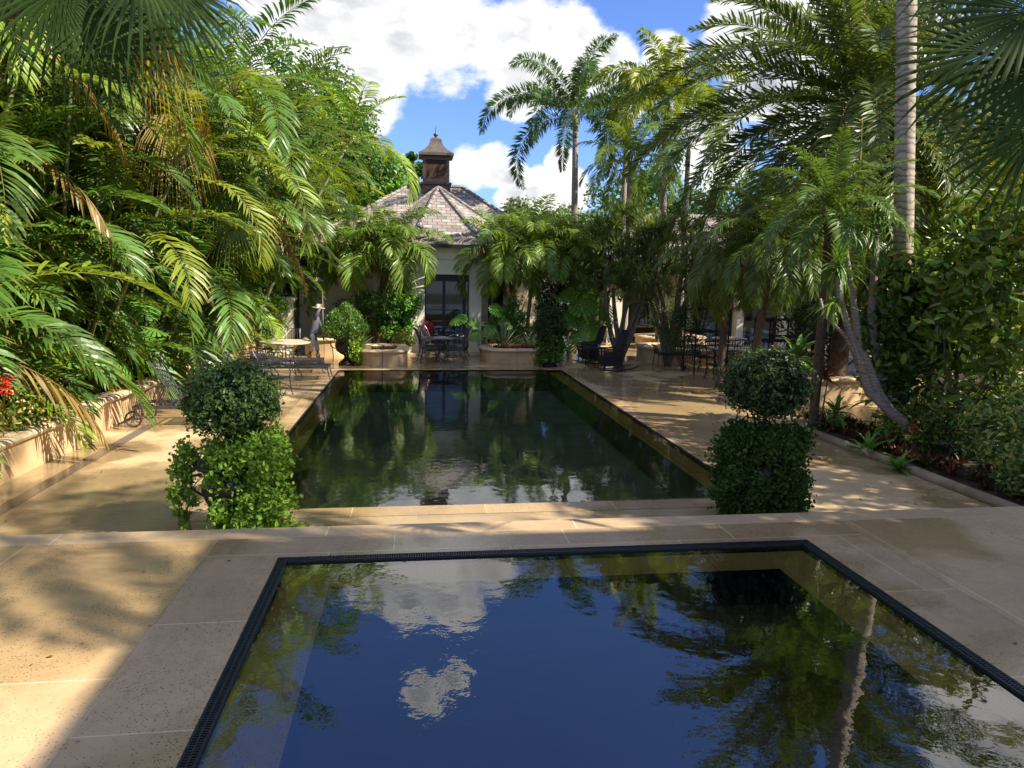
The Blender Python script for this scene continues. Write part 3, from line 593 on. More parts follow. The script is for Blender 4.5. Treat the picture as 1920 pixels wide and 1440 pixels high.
# ------------------------------------------------------------------ foliage builders (all vectorised)
def nrm(a): return a/(np.linalg.norm(a, axis=-1, keepdims=True)+1e-9)
def hues(base, n, var=.18, r=rng, yel=.0):
    b = np.array(base); k = 1+r.normal(0, var, (n, 1)); c = b*np.clip(k, .45, 1.8)
    if yel: m_ = r.random((n, 1))*yel; c = c*(1-m_)+np.array([.42, .33, .05])*m_
    return np.clip(c, .004, .9)
def frond(g, base, az, el, Ln, n=40, lw=.035, ll=.5, droop=1.3, vang=.45, plume=0., col=(.05, .11, .03), s0=.18, fwd=.55, hang=.35, seg2=True, r=rng, twist=0., cvar=.12, dead=False, rr=.014, tipcol=None):
    K = 14; s = np.linspace(0, 1, K); th = el-droop*s**1.35
    dr = np.stack([np.cos(th), np.sin(th)], 1); ds = Ln/(K-1)
    p2 = np.concatenate([[[0, 0]], np.cumsum((dr[1:]+dr[:-1])/2*ds, 0)]); azs = az+twist*s**1.5
    hx = np.concatenate([[0], np.cumsum((np.cos(azs[1:])*(p2[1:, 0]-p2[:-1, 0])))]); hy = np.concatenate([[0], np.cumsum((np.sin(azs[1:])*(p2[1:, 0]-p2[:-1, 0])))])
    P = np.stack([hx, hy, p2[:, 1]], 1)+np.asarray(base)
    rad = rr*(1-.85*s)
    rc = np.array([.16, .15, .05]) if not dead else np.array([.16, .10, .05])
    g.tube(P[::2] if not seg2 else P, (rad[::2] if not seg2 else rad), 4 if seg2 else 3, rc*.9, cap=False)
    t = s0+(1-s0)*(np.arange(n)+.5)/n; t = np.repeat(t, 2); sg = np.tile([1., -1.], n); t = np.clip(t+r.normal(0, .004, 2*n), 0, 1)
    ip = lambda a: np.stack([np.interp(t, s, a[:, i]) for i in range(3)], 1)
    B = ip(P); th_ = np.interp(t, s, th); az_ = np.interp(t, s, azs)
    T = np.stack([np.cos(th_)*np.cos(az_), np.cos(th_)*np.sin(az_), np.sin(th_)], 1)
    S = np.stack([-np.sin(az_), np.cos(az_), 0*az_], 1)*sg[:, None]; Nn = np.stack([-np.sin(th_)*np.cos(az_), -np.sin(th_)*np.sin(az_), np.cos(th_)], 1)
    va = vang+r.normal(0, .10, 2*n)+plume*r.uniform(-1, 1, 2*n)
    D = S*np.cos(va)[:, None]+Nn*np.sin(va)[:, None]
    fw = fwd+.9*np.clip(t-.6, 0, 1)*2+r.normal(0, .06, 2*n); D = nrm(D+T*fw[:, None])
    u = (t-s0)/(1-s0); prof = np.clip(np.sin(PI*(.13+.80*u))**.75, .12, 1)*ll*(1+r.normal(0, .06, 2*n))
    prof = prof*np.where(r.random(2*n) < .07, r.uniform(.15, .7, 2*n), 1)
    if dead: D = nrm(D+np.array([0, 0, -1.1])); 
    Wd = nrm(T-(T*D).sum(1)[:, None]*D+Nn*r.normal(0, .25, (2*n, 1)))
    z = np.array([0, 0, -1.0]); hg = hang*prof
    M1 = B+D*(prof*.36)[:, None]+z*(hg*.06)[:, None]; M2 = B+D*(prof*.72)[:, None]+z*(hg*.36)[:, None]; Tp = B+D*prof[:, None]+z*(hg*.85)[:, None]
    w1 = (lw*.5*(.6+.4*prof/ll))[:, None]; cc = hues(col, 2*n, cvar, r)
    if seg2:
        V = np.stack([B, M1-Wd*w1, M1+Wd*w1, M2-Wd*w1*.8, M2+Wd*w1*.8, Tp], 1).reshape(-1, 3); o = np.arange(2*n)[:, None]*6
        fs = [np.concatenate([o+np.array([0, 1, 2]), o+np.array([3, 5, 4])]), o+np.array([1, 3, 4, 2])]
        cv = np.repeat(cc, 6, 0)
        tb = r.random(2*n) < .30; cv[5::6][tb] = np.array([.20, .14, .04])
    else:
        M = (M1+M2)/2; V = np.stack([B, M-Wd*w1, Tp, M+Wd*w1], 1).reshape(-1, 3); o = np.arange(2*n)[:, None]*4
        fs = [np.concatenate([o+np.array([0, 1, 3]), o+np.array([1, 2, 3])])]; cv = np.repeat(cc, 4, 0)
    g.add(V, fs, cv); return P
def fan(g, base, az, el, pet, Rf, n=40, col=(.04, .09, .03), droop=.5, span=2.7, r=rng, dead=False, tilt=None, split=.45, hub_=None, u_=None, n_=None):
    """palmate leaf: petiole then a pleated fan"""
    d = np.array([math.cos(el)*math.cos(az), math.cos(el)*math.sin(az), math.sin(el)]); hub = np.asarray(base)+d*pet+np.array([0, 0, -.12*pet]) if hub_ is None else np.asarray(hub_)
    P = arc(base, (np.asarray(base)+d*pet*.55+np.array([0, 0, .03])) if hub_ is None else (np.asarray(base)+hub)/2+np.array([0, 0, .12]), hub, 6); g.tube(P, np.linspace(.016, .009, 6), 4, (.10, .12, .04), cap=False)
    ti = (el-.9 if tilt is None else tilt); u = np.array([math.cos(ti)*math.cos(az), math.cos(ti)*math.sin(az), math.sin(ti)]); v = np.array([-math.sin(az), math.cos(az), 0]); nn = np.cross(u, v); nn *= np.sign(nn[2]+1e-6)
    if u_ is not None: u = nrm(np.array(u_, float)); nn = nrm(np.array(n_, float)); nn = nrm(nn-u*(nn@u)); v = np.cross(nn, u)
    ph = np.linspace(-span, span, n)+r.normal(0, .012, n); D = np.cos(ph)[:, None]*u+np.sin(ph)[:, None]*v
    Ls = Rf*(.86+.14*np.cos(ph))*(1+r.normal(0, .04, n)); dp = span*2/n*.5
    Wd = np.cross(nn, D); z = np.array([0, 0, -1.]); pl = nn*.35
    w1 = (Ls*split*np.tan(dp)*1.02)[:, None]; dro = droop*Ls*(1+r.normal(0, .15, n))
    A = hub+D*.02; M1 = hub+D*(Ls*split)[:, None]+z*(dro*.10)[:, None]; M2 = hub+D*(Ls*.74)[:, None]+z*(dro*.38)[:, None]; Tp = hub+D*(Ls*.97)[:, None]+z*(dro*.95)[:, None]
    V = np.stack([A, M1-Wd*w1-pl*w1*.9, M1, M1+Wd*w1-pl*w1*.9, M2-Wd*w1*.5, M2+Wd*w1*.5, Tp], 1).reshape(-1, 3); o = np.arange(n)[:, None]*7
    fs = [np.concatenate([o+np.array([0, 1, 2]), o+np.array([0, 2, 3]), o+np.array([4, 6, 5])]), np.concatenate([o+np.array([1, 4, 5, 2]), ])]
    fs = [np.concatenate([o+np.array([0, 1, 2]), o+np.array([0, 2, 3]), o+np.array([2, 1, 4]), o+np.array([2, 4, 5]), o+np.array([2, 5, 3]), o+np.array([4, 6, 5])])]
    g.add(V, fs, np.repeat(hues(col, n, .10, r), 7, 0))
def straps(g, B, az, el, Ln, w, droop, col, K=5, fold=.25, r=rng, cvar=.12, wprof=None, twist=0):
    """vectorised strap leaves; B (n,3)"""
    n = len(B); az, el, Ln, w, droop = [np.broadcast_to(np.asarray(a, float), (n,)) for a in (az, el, Ln, w, droop)]
    s = np.linspace(0, 1, K); pos = np.array(B, float); V = []
    wp = np.interp(s, [0, .12, .45, .8, 1], [.45, .7, 1, .62, .0]) if wprof is None else np.interp(s, np.linspace(0, 1, len(wprof)), wprof)
    prev = None
    for k in range(K):
        th = el-droop*s[k]**1.4
        T = np.stack([np.cos(th)*np.cos(az), np.cos(th)*np.sin(az), np.sin(th)], 1); S = np.stack([-np.sin(az), np.cos(az), 0*az], 1)
        if k: pos = pos+(T+prev)/2*(Ln/(K-1))[:, None]
        prev = T; Nn = np.cross(T, S)*-1; Nn *= np.sign(Nn[:, 2:3]+1e-6); ww = (w*wp[k]/2)[:, None]
        V += [pos-S*ww+Nn*ww*fold, pos.copy(), pos+S*ww+Nn*ww*fold]
    V = np.stack(V, 1); m_ = 3*K; o = np.arange(n)[:, None]*m_; fs = []
    for k in range(K-1):
        b = 3*k; fs += [o+np.array([b, b+1, b+4, b+3]), o+np.array([b+1, b+2, b+5, b+4])]
    g.add(V.reshape(-1, 3), [np.concatenate(fs)], np.repeat(hues(col, n, cvar, r) if np.ndim(col) == 1 else col, m_, 0)); return pos
def leaves(g, P, Nrm, size, col, asp=.45, r=rng, cvar=.2, yel=0., jit=.6, six=False, up=.25):
    """small pointed leaves at P facing roughly Nrm"""
    n = len(P); Nn = nrm(Nrm+r.normal(0, jit, (n, 3))+np.array([0, 0, up])); a = r.normal(size=(n, 3)); D = nrm(a-(a*Nn).sum(1)[:, None]*Nn); S = np.cross(Nn, D)
    sz = (np.broadcast_to(np.asarray(size, float), (n,))*(.7+.6*r.random(n)))[:, None]; cc = hues(col, n, cvar, r, yel) if np.ndim(col) == 1 else col
    if six:
        V = np.stack([P-D*sz*.5, P-D*sz*.2+S*sz*asp*.45+Nn*sz*.05, P+D*sz*.18+S*sz*asp*.5+Nn*sz*.05, P+D*sz*.5-Nn*sz*.10, P+D*sz*.18-S*sz*asp*.5+Nn*sz*.05, P-D*sz*.2-S*sz*asp*.45+Nn*sz*.05], 1)
        o = np.arange(n)[:, None]*6; fs = [np.concatenate([o+np.array([0, 1, 2, 3]), o+np.array([0, 3, 4, 5])])]; q = 6
    else:
        V = np.stack([P-D*sz*.5, P+S*sz*asp*.5+Nn*sz*.06, P+D*sz*.5, P-S*sz*asp*.5+Nn*sz*.06], 1); o = np.arange(n)[:, None]*4
        fs = [np.concatenate([o+np.array([0, 1, 2]), o+np.array([0, 2, 3])])]; q = 4
    g.add(V.reshape(-1, 3), fs, np.repeat(cc, q, 0))
def sph(n, r=rng): return nrm(r.normal(size=(n, 3)))
def clumps(g, cen, rad, per, size, col, asp=.45, r=rng, squash=.8, cvar=.2, six=False, inner=.55, tone=.22, yel=0.):
    """leaf clumps: each clump its own tone, leaves in its outer shell"""
    cen = np.asarray(cen, float); rad = np.broadcast_to(np.asarray(rad, float), (len(cen),)); per = int(per)
    d = sph(len(cen)*per, r); k = np.repeat(rad, per)*(inner+(1-inner)*r.random(len(d))**.6)*(1+.15*r.normal(size=len(d))); off = d*k[:, None]; off[:, 2] *= squash
    ct = np.repeat(np.clip(1+r.normal(0, tone, (len(cen), 1)), .4, 1.7), per, 0); cc = np.clip(hues(col, len(d), cvar, r, yel)*ct, .004, .9)
    leaves(g, np.repeat(cen, per, 0)+off, d, size, cc, asp, r, six=six)
def limb(g, p, q, r0, r1, bend=.15, n=7, sides=7, r=rng):
    p, q = np.array(p, float), np.array(q, float); m_ = (p+q)/2+r.normal(0, bend, 3)*np.linalg.norm(q-p)*.5
    g.tube(arc(p, m_, q, n), np.linspace(r0, r1, n), sides)
def broad_tree(label, cat, base, H, W, lsize=.16, col=(.05, .10, .025), nc=70, per=130, seed=1, trunk=.22, group=None, name='broadleaf_tree', low=.25, yel=0., asp=.55):
    r = np.random.default_rng(seed); t = thing(name, label, cat, base, 0, group); g = G(); f = G()
    n = nc; d = sph(n, r); rr_ = r.random(n)**.45; cen = d*rr_[:, None]*np.array([W/2, W/2, H*(1-low)/2])*.88; cen[:, 2] += H*(low+(1-low)/2)
    cen += r.normal(0, W*.03, cen.shape)
    limb(g, (0, 0, 0), (r.normal(0, .2), r.normal(0, .2), H*.55), trunk, trunk*.45, .08)
    for c in cen[r.permutation(n)[:14]]: limb(g, (0, 0, H*r.uniform(.25, .5)), c, trunk*.35, .03, .25)
    clumps(f, cen, W*.13*(.7+.6*r.random(n)), per, lsize, col, asp, r, .75, tone=.25, yel=yel)
    g.build('trunk', BARKG, t, smooth=True); f.build('crown', LEAF, t); return t
def proto_mesh(g, name, mat): return g.build(name, mat)
# --- palms
GA = 2.399963
def palm_head(g, base, nf, Ln, els, droops, r, az0=0, **kw):
    for i in range(nf):
        u = i/(nf-1) if nf > 1 else 0
        frond(g, base, az0+i*GA+r.normal(0, .12), els[0]+(els[1]-els[0])*u+r.normal(0, .07), Ln*(1-.18*abs(u-.45))*(1+r.normal(0, .06)), droop=droops[0]+(droops[1]-droops[0])*u+r.normal(0, .1), r=r, **kw)
def areca(seed, nst=9, Hs=(1.0, 4.2), Ln=2.6, col=(.058, .115, .028), lean=.35, dead=2, spread=1.0, n=36, nf=6):
    r = np.random.default_rng(seed); st = G(); fo = G()
    for i in range(nst):
        a = i*GA+r.normal(0, .3); h = r.uniform(*Hs); d = spread*r.uniform(.1, .5); l_ = lean*h*r.uniform(.3, 1)
        p = np.array([d*math.cos(a), d*math.sin(a), 0]); q = p+np.array([l_*math.cos(a), l_*math.sin(a), h]); st.tube(arc(p, (p+q)/2+np.array([0, 0, .1*h]), q, 8), np.linspace(.045, .03, 8), 7)
        kw = dict(n=n, lw=.050, ll=.56, vang=.42, hang=.42)
        c = np.array(col)*(1+r.normal(0, .16))
        if r.random() < .22: c = c*np.array([2.2, 1.6, .9])
        palm_head(fo, q, nf, Ln*r.uniform(.85, 1.1), (1.42, .35), (1.0, 1.75), r, a, col=c, **kw)
        if i < dead: frond(fo, q-np.array([0, 0, .15]), a+1, -.2, Ln*.8, n=26, lw=.035, ll=.45, droop=1.1, col=(.17, .11, .045), dead=True, r=r)
    return st, fo
def make_palm(name, label, cat, stg, fog, loc_, rz=0, scale=1, group=None, smat=None, fmat=None, stem='trunk'):
    t = thing(name, label, cat, loc_, rz, group, scale); stg.build(stem, smat or TRUNKS, t, smooth=True); fog.build('crown', fmat or LEAF, t); return t
# ------------------------------------------------------------------ left bank of palms
def mk(seed, **kw): return areca(seed, **kw)
AP_ = []
for sd, kw, nm in ((11, dict(nst=10, Hs=(.3, 2.6), Ln=2.7, lean=.35), 'low'), (12, dict(nst=9, Hs=(.8, 3.4), Ln=2.9, lean=.3, col=(.05, .10, .024)), 'low2'),
                   (13, dict(nst=10, Hs=(2.4, 6.2), Ln=3.1, lean=.28, nf=6, n=38), 'tall'), (14, dict(nst=9, Hs=(3.0, 7.4), Ln=3.3, lean=.24, col=(.062, .105, .026), n=38, dead=2), 'tall2')):
    AP_.append(areca(sd, **kw))
protos = [None]*4
def put_areca(k, label, x, y, rz, s=1.0, group='areca palm clumps on the left bank', z=0):
    if protos[k] is None:
        st, fo = AP_[k]; protos[k] = make_palm('areca_palm', label, 'palm', st, fo, (x, y, z), rz, s, group)
    else: dup(protos[k], label, (x, y, z), rz, s, group)
AR = [(0, -7.6, 9.4, .3, .95, 'nearest low areca clump at the left edge, fronds drooping over the variegated shrub'),
 (1, -7.5, 11.4, 1.9, .95, 'low areca clump spreading dark fronds just left of the wheeled lounger'),
 (0, -7.6, 13.6, 3.4, 1.0, 'bushy low areca clump right behind the wheeled lounger'),
 (1, -7.3, 16.0, 5.0, 1.0, 'low areca clump with arching fronds above the small stone side tables'),
 (0, -7.0, 18.4, .9, 1.05, 'low areca clump beside the pink orchid blooms'),
 (1, -6.6, 20.8, 2.4, .95, 'low areca clump just before the pale yellow shrub'),
 (0, -6.5, 23.2, 4.1, .95, 'low areca clump reaching over the end of the planter wall'),
 (1, -6.9, 25.6, 5.5, .95, 'farthest low areca clump, next to the cream garden wall end'),
 (2, -8.4, 10.6, .4, 1.0, 'tall areca clump filling the upper left corner of the picture'),
 (3, -8.3, 13.4, 2.1, 1.0, 'tall areca clump above the wheeled lounger with brown hanging fronds'),
 (2, -8.1, 16.2, 3.9, 1.0, 'tall areca clump with bright fronds behind the banana plant'),
 (3, -8.0, 19.0, 5.2, 1.0, 'tall areca clump with split yellowing fronds above the orchid'),
 (2, -7.7, 22.0, 1.2, 1.0, 'tall areca clump over the far end of the left wall'),
 (3, -6.6, 24.8, 2.9, .92, 'tall areca clump leaning towards the pavilion roof'),
 (2, -6.9, 27.3, .1, .85, 'areca clump beside the left eave of the slate roof'),
 (3, -11.2, 12.4, 1.0, 1.3, 'biggest dark areca clump at the back of the near left corner'),
 (2, -11.0, 16.8, 2.6, 1.35, 'very tall back row areca clump, second from the left edge'),
 (3, -10.8, 21.0, 4.4, 1.35, 'very tall back row areca clump behind the banana leaves'),
 (2, -10.2, 25.5, 5.9, 1.3, 'very tall back row areca clump nearest the broadleaf trees'),
 (3, -9.0, 30.0, 3.3, 1.2, 'shadowy areca clump far back beyond the garden wall'),
 (1, -6.9, 10.2, 3.7, 1.15, 'dark low areca clump packed in behind the red ginger'),
 (0, -7.2, 14.8, 2.0, 1.2, 'dark low areca clump filling the bank above the second lounger'),
 (1, -7.3, 17.2, 5.6, 1.25, 'dark low areca clump filling the bank left of the lilac orchid'),
 (0, -7.4, 12.3, 4.9, 1.25, 'dense areca clump filling the bank between the left edge and the nearest lounger'),
 (1, -7.4, 19.6, 1.1, 1.3, 'dense areca clump filling the bank behind the pink orchid'),
 (2, -6.7, 12.6, 2.2, .98, 'areca clump leaning out with bright fronds over the nearest lounger'),
 (2, -6.5, 15.4, .9, .95, 'areca clump leaning out over the stone side tables'),
 (3, -6.2, 18.0, 3.0, .95, 'areca clump leaning towards the pool above the pink orchid'),
 (3, -5.9, 21.0, 1.2, .95, 'areca clump leaning towards the pool over the big travertine table'),
 (2, -5.5, 24.0, 4.6, .92, 'areca clump hanging over the cream garden wall end'),
 (3, -4.9, 28.3, 5.2, .98, 'slim tall areca clump standing just left of the slate roof'),
 (3, -5.3, 31.5, .7, 1.12, 'feathery areca clump behind the garden wall, against the broadleaf trees')]
for a in AR:
    if a[4]: put_areca(a[0], a[5], a[1], a[2], a[3], a[4])
for (k, x, y, rz, s_, tilt, lb) in ((3, -6.5, 13.8, 1.7, 1.0, .20, 'areca clump bowing over the deck behind the nearest lounger, brown tipped'),
    (2, -6.3, 16.8, 3.3, 1.12, .24, 'areca clump bowing over the deck just above the lilac orchid'), (3, -6.3, 19.6, 5.1, 1.08, .24, 'areca clump bowing furthest towards the pool, left of the white cloud'),
    (2, -6.1, 22.6, .6, 1.22, .22, 'high crowned areca clump bowing over the big travertine table'), (3, -5.8, 25.6, 2.3, 1.12, .16, 'high crowned areca clump at the corner of the garden wall'),
    (3, -7.4, 10.9, 4.0, 1.0, .12, 'high crowned areca clump above the variegated shrub at the left edge')):
    put_areca(k, lb, x, y, rz, s_); o = [q for q in C.objects if q.get('label') == lb][0]; o.rotation_euler = (Matrix.Rotation(tilt, 4, 'Y') @ Matrix.Rotation(rz, 4, 'Z')).to_euler()
# fan palms
def fanpalm(label, base, crown, nl, Rf, pet, seed, col=(.035, .075, .022), droop=.55, name='fan_palm', els=(1.2, -.7), dead=0, n=42, trunk=.11, tm=None, group=None, azr=None):
    r = np.random.default_rng(seed); base = np.array(base, float); cr = np.array(crown, float)-base; t = thing(name, label, 'palm', base, 0, group)
    g = G(); k = 18; P = arc((0, 0, 0), cr*.5+np.array([0, 0, .1]), cr, k); rr_ = np.linspace(trunk*1.15, trunk*.85, k)*(1+.05*np.sin(np.arange(k)*2.1)); g.tube(P, rr_, 10); g.build('trunk', tm or BARKB, t, smooth=True)
    f = G()
    for i in range(nl):
        u = i/max(1, nl-1); az = (i*GA+r.normal(0, .15)) if azr is None else r.uniform(*azr); el = els[0]+(els[1]-els[0])*u
        c = np.array(col)*(1+r.normal(0, .14)); isd = i >= nl-dead
        if isd: c = np.array([.34, .20, .05]) if r.random() < .5 else np.array([.22, .17, .06])
        fan(f, cr+np.array([0, 0, -.25*u]), az, el, pet*(1-.2*u)*r.uniform(.85, 1.15), Rf*r.uniform(.85, 1.1), n, c, droop*(1.6 if isd else 1), 2.6 if not isd else 1.6, r, isd, tilt=(el-.95 if not isd else -1.4))
    f.build('crown', LEAF, t); return t
fanpalm('fan palm whose yellow dying leaves hang beneath the dark fans on the left', (-7.6, 15.4, .3), at(300, 150, 14.2), 12, .8, .8, 23, (.05, .09, .026), dead=4, droop=.7)
fanpalm('fan palm half buried in the arecas above the orchid, its leaf edges yellow', (-7.6, 18.6, .3), at(425, 350, 17.4), 12, .8, .8, 24, (.10, .15, .035), dead=1, droop=.6)
# bare brown branch in the top left corner
bt = thing('leaning_palm', 'rough brown palm trunk leaning in at the extreme top left corner', 'trunk', (-7.0, 8.0, 0)); g = G()
bo_ = np.array([-7, 8, 0]); pa = at(-320, 100, 7.4)-bo_; pm_ = at(60, 4, 7.0)-bo_; pb = at(190, -75, 6.9)-bo_
g.tube(np.concatenate([arc((-.6, 0, 0), (-1.6, 0, 3.0), pa, 12), arc(pa, (pa+pm_)/2+np.array([0, 0, -.03]), pm_, 8)[1:], arc(pm_, (pm_+pb)/2, pb, 6)[1:]]), .075, 10); g.build('trunk', BARKB, bt, smooth=True)
f = G(); r_ = np.random.default_rng(5)
for (px, py, Yh, Rf_, u_, n_) in ((205, 10, 7.0, .82, (.15, 0, -1), (.3, -.9, .3)), (320, -40, 7.2, .80, (.5, .1, -.8), (.1, -.9, .4)), (110, -20, 6.8, .80, (-.3, .1, -1), (.5, -.8, .2)), (260, -60, 6.6, .9, (.8, 0, -.5), (.1, -.8, .6)), (60, -90, 7.0, .9, (-.8, .1, -.4), (.3, -.8, .5)), (190, -60, 7.6, 1.0, (.1, .5, -.8), (.2, -.7, .7))):
    fan(f, pb, 0, 0, 0, Rf_, 40, (.022, .044, .013), .35, 2.5, r_, hub_=at(px, py, Yh)-bo_, u_=u_, n_=n_, split=.36)
for (px, py) in ((285, 30),): fan(f, pb, 0, 0, 0, .75, 16, (.30, .20, .04), .5, .5, r_, hub_=at(px, py, 7.3)-bo_, u_=(.15, 0, -1), n_=(.2, -.9, .2))
f.build('crown', MATTE, bt)
# ------------------------------------------------------------------ broadleaf background
bx = lambda px, Y: float(at(px, 400, Y)[0])
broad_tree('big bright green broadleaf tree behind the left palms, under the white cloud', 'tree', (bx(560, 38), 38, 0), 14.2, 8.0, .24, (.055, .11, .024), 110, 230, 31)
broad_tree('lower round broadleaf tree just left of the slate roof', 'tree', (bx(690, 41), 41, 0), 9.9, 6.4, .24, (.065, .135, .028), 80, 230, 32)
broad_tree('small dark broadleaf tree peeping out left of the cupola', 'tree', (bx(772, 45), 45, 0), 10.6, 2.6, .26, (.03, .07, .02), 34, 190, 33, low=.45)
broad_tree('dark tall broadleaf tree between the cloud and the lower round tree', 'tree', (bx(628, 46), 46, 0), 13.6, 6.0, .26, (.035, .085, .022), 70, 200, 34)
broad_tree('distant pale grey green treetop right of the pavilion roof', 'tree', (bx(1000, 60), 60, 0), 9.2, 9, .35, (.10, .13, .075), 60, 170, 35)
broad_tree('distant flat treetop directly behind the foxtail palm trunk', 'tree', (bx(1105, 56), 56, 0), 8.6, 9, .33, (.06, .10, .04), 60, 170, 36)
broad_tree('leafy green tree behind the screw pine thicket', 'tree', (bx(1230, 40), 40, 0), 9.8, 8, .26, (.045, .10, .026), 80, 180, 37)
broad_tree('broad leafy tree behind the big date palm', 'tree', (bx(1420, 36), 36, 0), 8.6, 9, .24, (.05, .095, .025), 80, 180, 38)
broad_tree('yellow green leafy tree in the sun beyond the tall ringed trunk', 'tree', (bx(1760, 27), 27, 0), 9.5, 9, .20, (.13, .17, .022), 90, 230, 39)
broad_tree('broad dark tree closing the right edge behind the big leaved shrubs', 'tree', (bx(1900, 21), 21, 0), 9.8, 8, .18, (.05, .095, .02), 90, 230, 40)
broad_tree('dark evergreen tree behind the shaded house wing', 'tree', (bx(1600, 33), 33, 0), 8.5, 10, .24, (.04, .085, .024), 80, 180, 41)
broad_tree('dark bushy tree closing the gap above the outdoor kitchen', 'tree', (-5.2, 33, 0), 6.6, 7.5, .2, (.03, .07, .02), 80, 220, 42, low=.1)
broad_tree('tall leafy tree at the back of the left palm bank', 'tree', (-16, 26, 0), 15, 11, .25, (.04, .085, .02), 90, 190, 43)
broad_tree('tall dark tree behind the nearest left palms', 'tree', (-15, 15, 0), 13, 10, .22, (.035, .075, .02), 90, 190, 44)
# unseen shade trees, added right of the terrace to cast shade over it
for i, (x, y, H, W_, lb) in enumerate(((12.6, 2.0, 12.2, 5.2, 'tall unseen shade tree at the corner of the main house, right of the picture'), (13.4, 5.2, 12.5, 5.6, 'unseen shade tree beside the bed, right of the picture and nearest the topiary'),
      (19.5, 9.0, 12.0, 6.2, 'unseen shade tree far to the right beyond the big leaved shrubs'), (23.5, 15.5, 10.5, 6.0, 'unseen shade tree at the right beyond the seating area'))):
    broad_tree(lb, 'tree', (x, y, 0), H, W_, .20, (.04, .09, .025), 62, 130, 50+i, low=.35)

def palm(label, base, crown, nf, Ln, els, droops, seed, tr=.12, tm=None, name='palm_tree', cs=None, group=None, fm=None, r2=.7, bulge=0, **kw):
    r = np.random.default_rng(seed); base = np.array(base, float); cr = np.array(crown, float)-base; t = thing(name, label, 'palm', base, 0, group)
    g = G(); k = 20; P = arc((0, 0, 0), cr*.5+np.array([0, 0, .05]), cr, k); rr_ = np.linspace(tr, tr*r2, k)*(1+.02*r.normal(size=k)); rr_[0] *= 1.3; g.tube(P, rr_, 12); g.build('trunk', tm or RINGS, t, smooth=True)
    if cs: g = G(); g.tube([cr-np.array([0, 0, .25]), cr+np.array([0, 0, cs*.5]), cr+np.array([0, 0, cs])], [tr*r2*1.05, tr*r2*.95, tr*.35], 10); g.build('crownshaft', TRUNKS, t, smooth=True); cr = cr+np.array([0, 0, cs*.8])
    f = G(); palm_head(f, cr, nf, Ln, els, droops, r, r.uniform(0, 6), **kw); f.build('crown', fm or LEAF, t); return t
c = at(1079, 248, 30); palm('tall foxtail palm standing alone against the sky right of the cupola', (c[0]+.15, 30, 0), c, 14, 4.9, (1.40, .20), (1.75, 2.75), 61, .17, RINGS, cs=.7, n=210, lw=.062, ll=.56, vang=.1, plume=1.5, col=(.046, .085, .034), hang=.25, s0=.10, fwd=.3, seg2=False)
c = at(1250, 215, 27); palm('yellow green palm with a smooth grey stem left of the big date palm', (c[0]+.1, 27, 0), c, 15, 3.1, (1.40, .25), (1.5, 2.4), 62, .15, RINGS, cs=.7, n=170, lw=.060, ll=.56, vang=.2, plume=1.0, col=(.17, .20, .028), hang=.5, s0=.1, seg2=False)
c = at(1182, 330, 26.5); palm('pale stemmed palm with curled bright frond below the yellow green palm', (c[0], 26.5, 0), c, 18, 2.7, (1.4, .0), (1.1, 2.1), 63, .12, RINGS, cs=.5, n=44, lw=.05, ll=.5, vang=.35, col=(.10, .15, .035), hang=.6, seg2=True)
c = at(1290, 300, 24.5); palm('bushy palm between the yellow green palm and the big date palm', (c[0], 24.5, 0), c, 18, 2.9, (1.4, .0), (1.1, 2.0), 64, .12, RINGS, cs=.5, n=44, lw=.045, ll=.5, vang=.3, col=(.09, .14, .035), hang=.6)
c = at(1175, 235, 33); palm('half hidden feathery palm directly behind the foxtail palm', (c[0], 33, 0), c, 13, 3.6, (1.35, .1), (1.6, 2.5), 65, .15, RINGS, cs=.6, n=90, lw=.055, ll=.45, vang=.1, plume=1.3, col=(.065, .115, .04), seg2=False)
for i, (bx_, by_, cx_, cy_, cz_, sd) in enumerate(((9.2, 2.9, 8.6, 1.3, 13.0, 92),)):  # unseen palm, added to throw leafy shadow on the near terrace
    palm('unseen tall palm leaning over the terrace, added to cast frond shadows', (bx_, by_, 0), (cx_, cy_, cz_), 17, 3.3, (1.4, -.2), (.9, 1.9), sd, .15, RINGED, name='coconut_palm', n=56, lw=.055, ll=.7, vang=.1, col=(.06, .10, .03), hang=.5, seg2=False)
# big date palm
c = at(1612, 205, 17.5)
palm('huge silver green date palm arching over the right side of the deck', (c[0]+.3, 18.0, 0), c, 88, 6.1, (1.45, -.85), (.9, 1.75), 66, .26, BARKB, name='date_palm', n=140, lw=.052, ll=.62, vang=.35, plume=.6, col=(.060, .085, .032), hang=.10, s0=.10, fwd=.75, r2=1.15, rr=.028, cvar=.16)
# pygmy date palms
c = at(1560, 400, 12.2); palm('pygmy date palm with fine bright fronds below the huge date palm', (c[0]+.2, 12.6, 0), c, 30, 1.75, (1.45, -.35), (.9, 1.9), 67, .085, BARKB, name='pygmy_date_palm', n=84, lw=.024, ll=.29, vang=.25, plume=.3, col=(.065, .115, .035), hang=.35, s0=.1, r2=1.1)
c = at(1450, 450, 15.5); palm('pygmy date palm drooping over the shaded dining tables', (c[0]-.2, 15.8, 0), c, 40, 2.1, (1.4, -.6), (1.0, 2.1), 68, .09, BARKB, name='pygmy_date_palm', n=84, lw=.026, ll=.34, vang=.25, plume=.3, col=(.06, .10, .025), hang=.6, s0=.08, r2=1.1)
c = at(1370, 470, 17.5); palm('pygmy date palm with yellowish hanging fronds above the iron arbour', (c[0], 17.7, 0), c, 36, 2.2, (1.4, -.6), (1.0, 2.1), 69, .09, BARKB, name='pygmy_date_palm', n=80, lw=.028, ll=.34, vang=.25, plume=.3, col=(.075, .10, .024), hang=.7, s0=.08, r2=1.1)
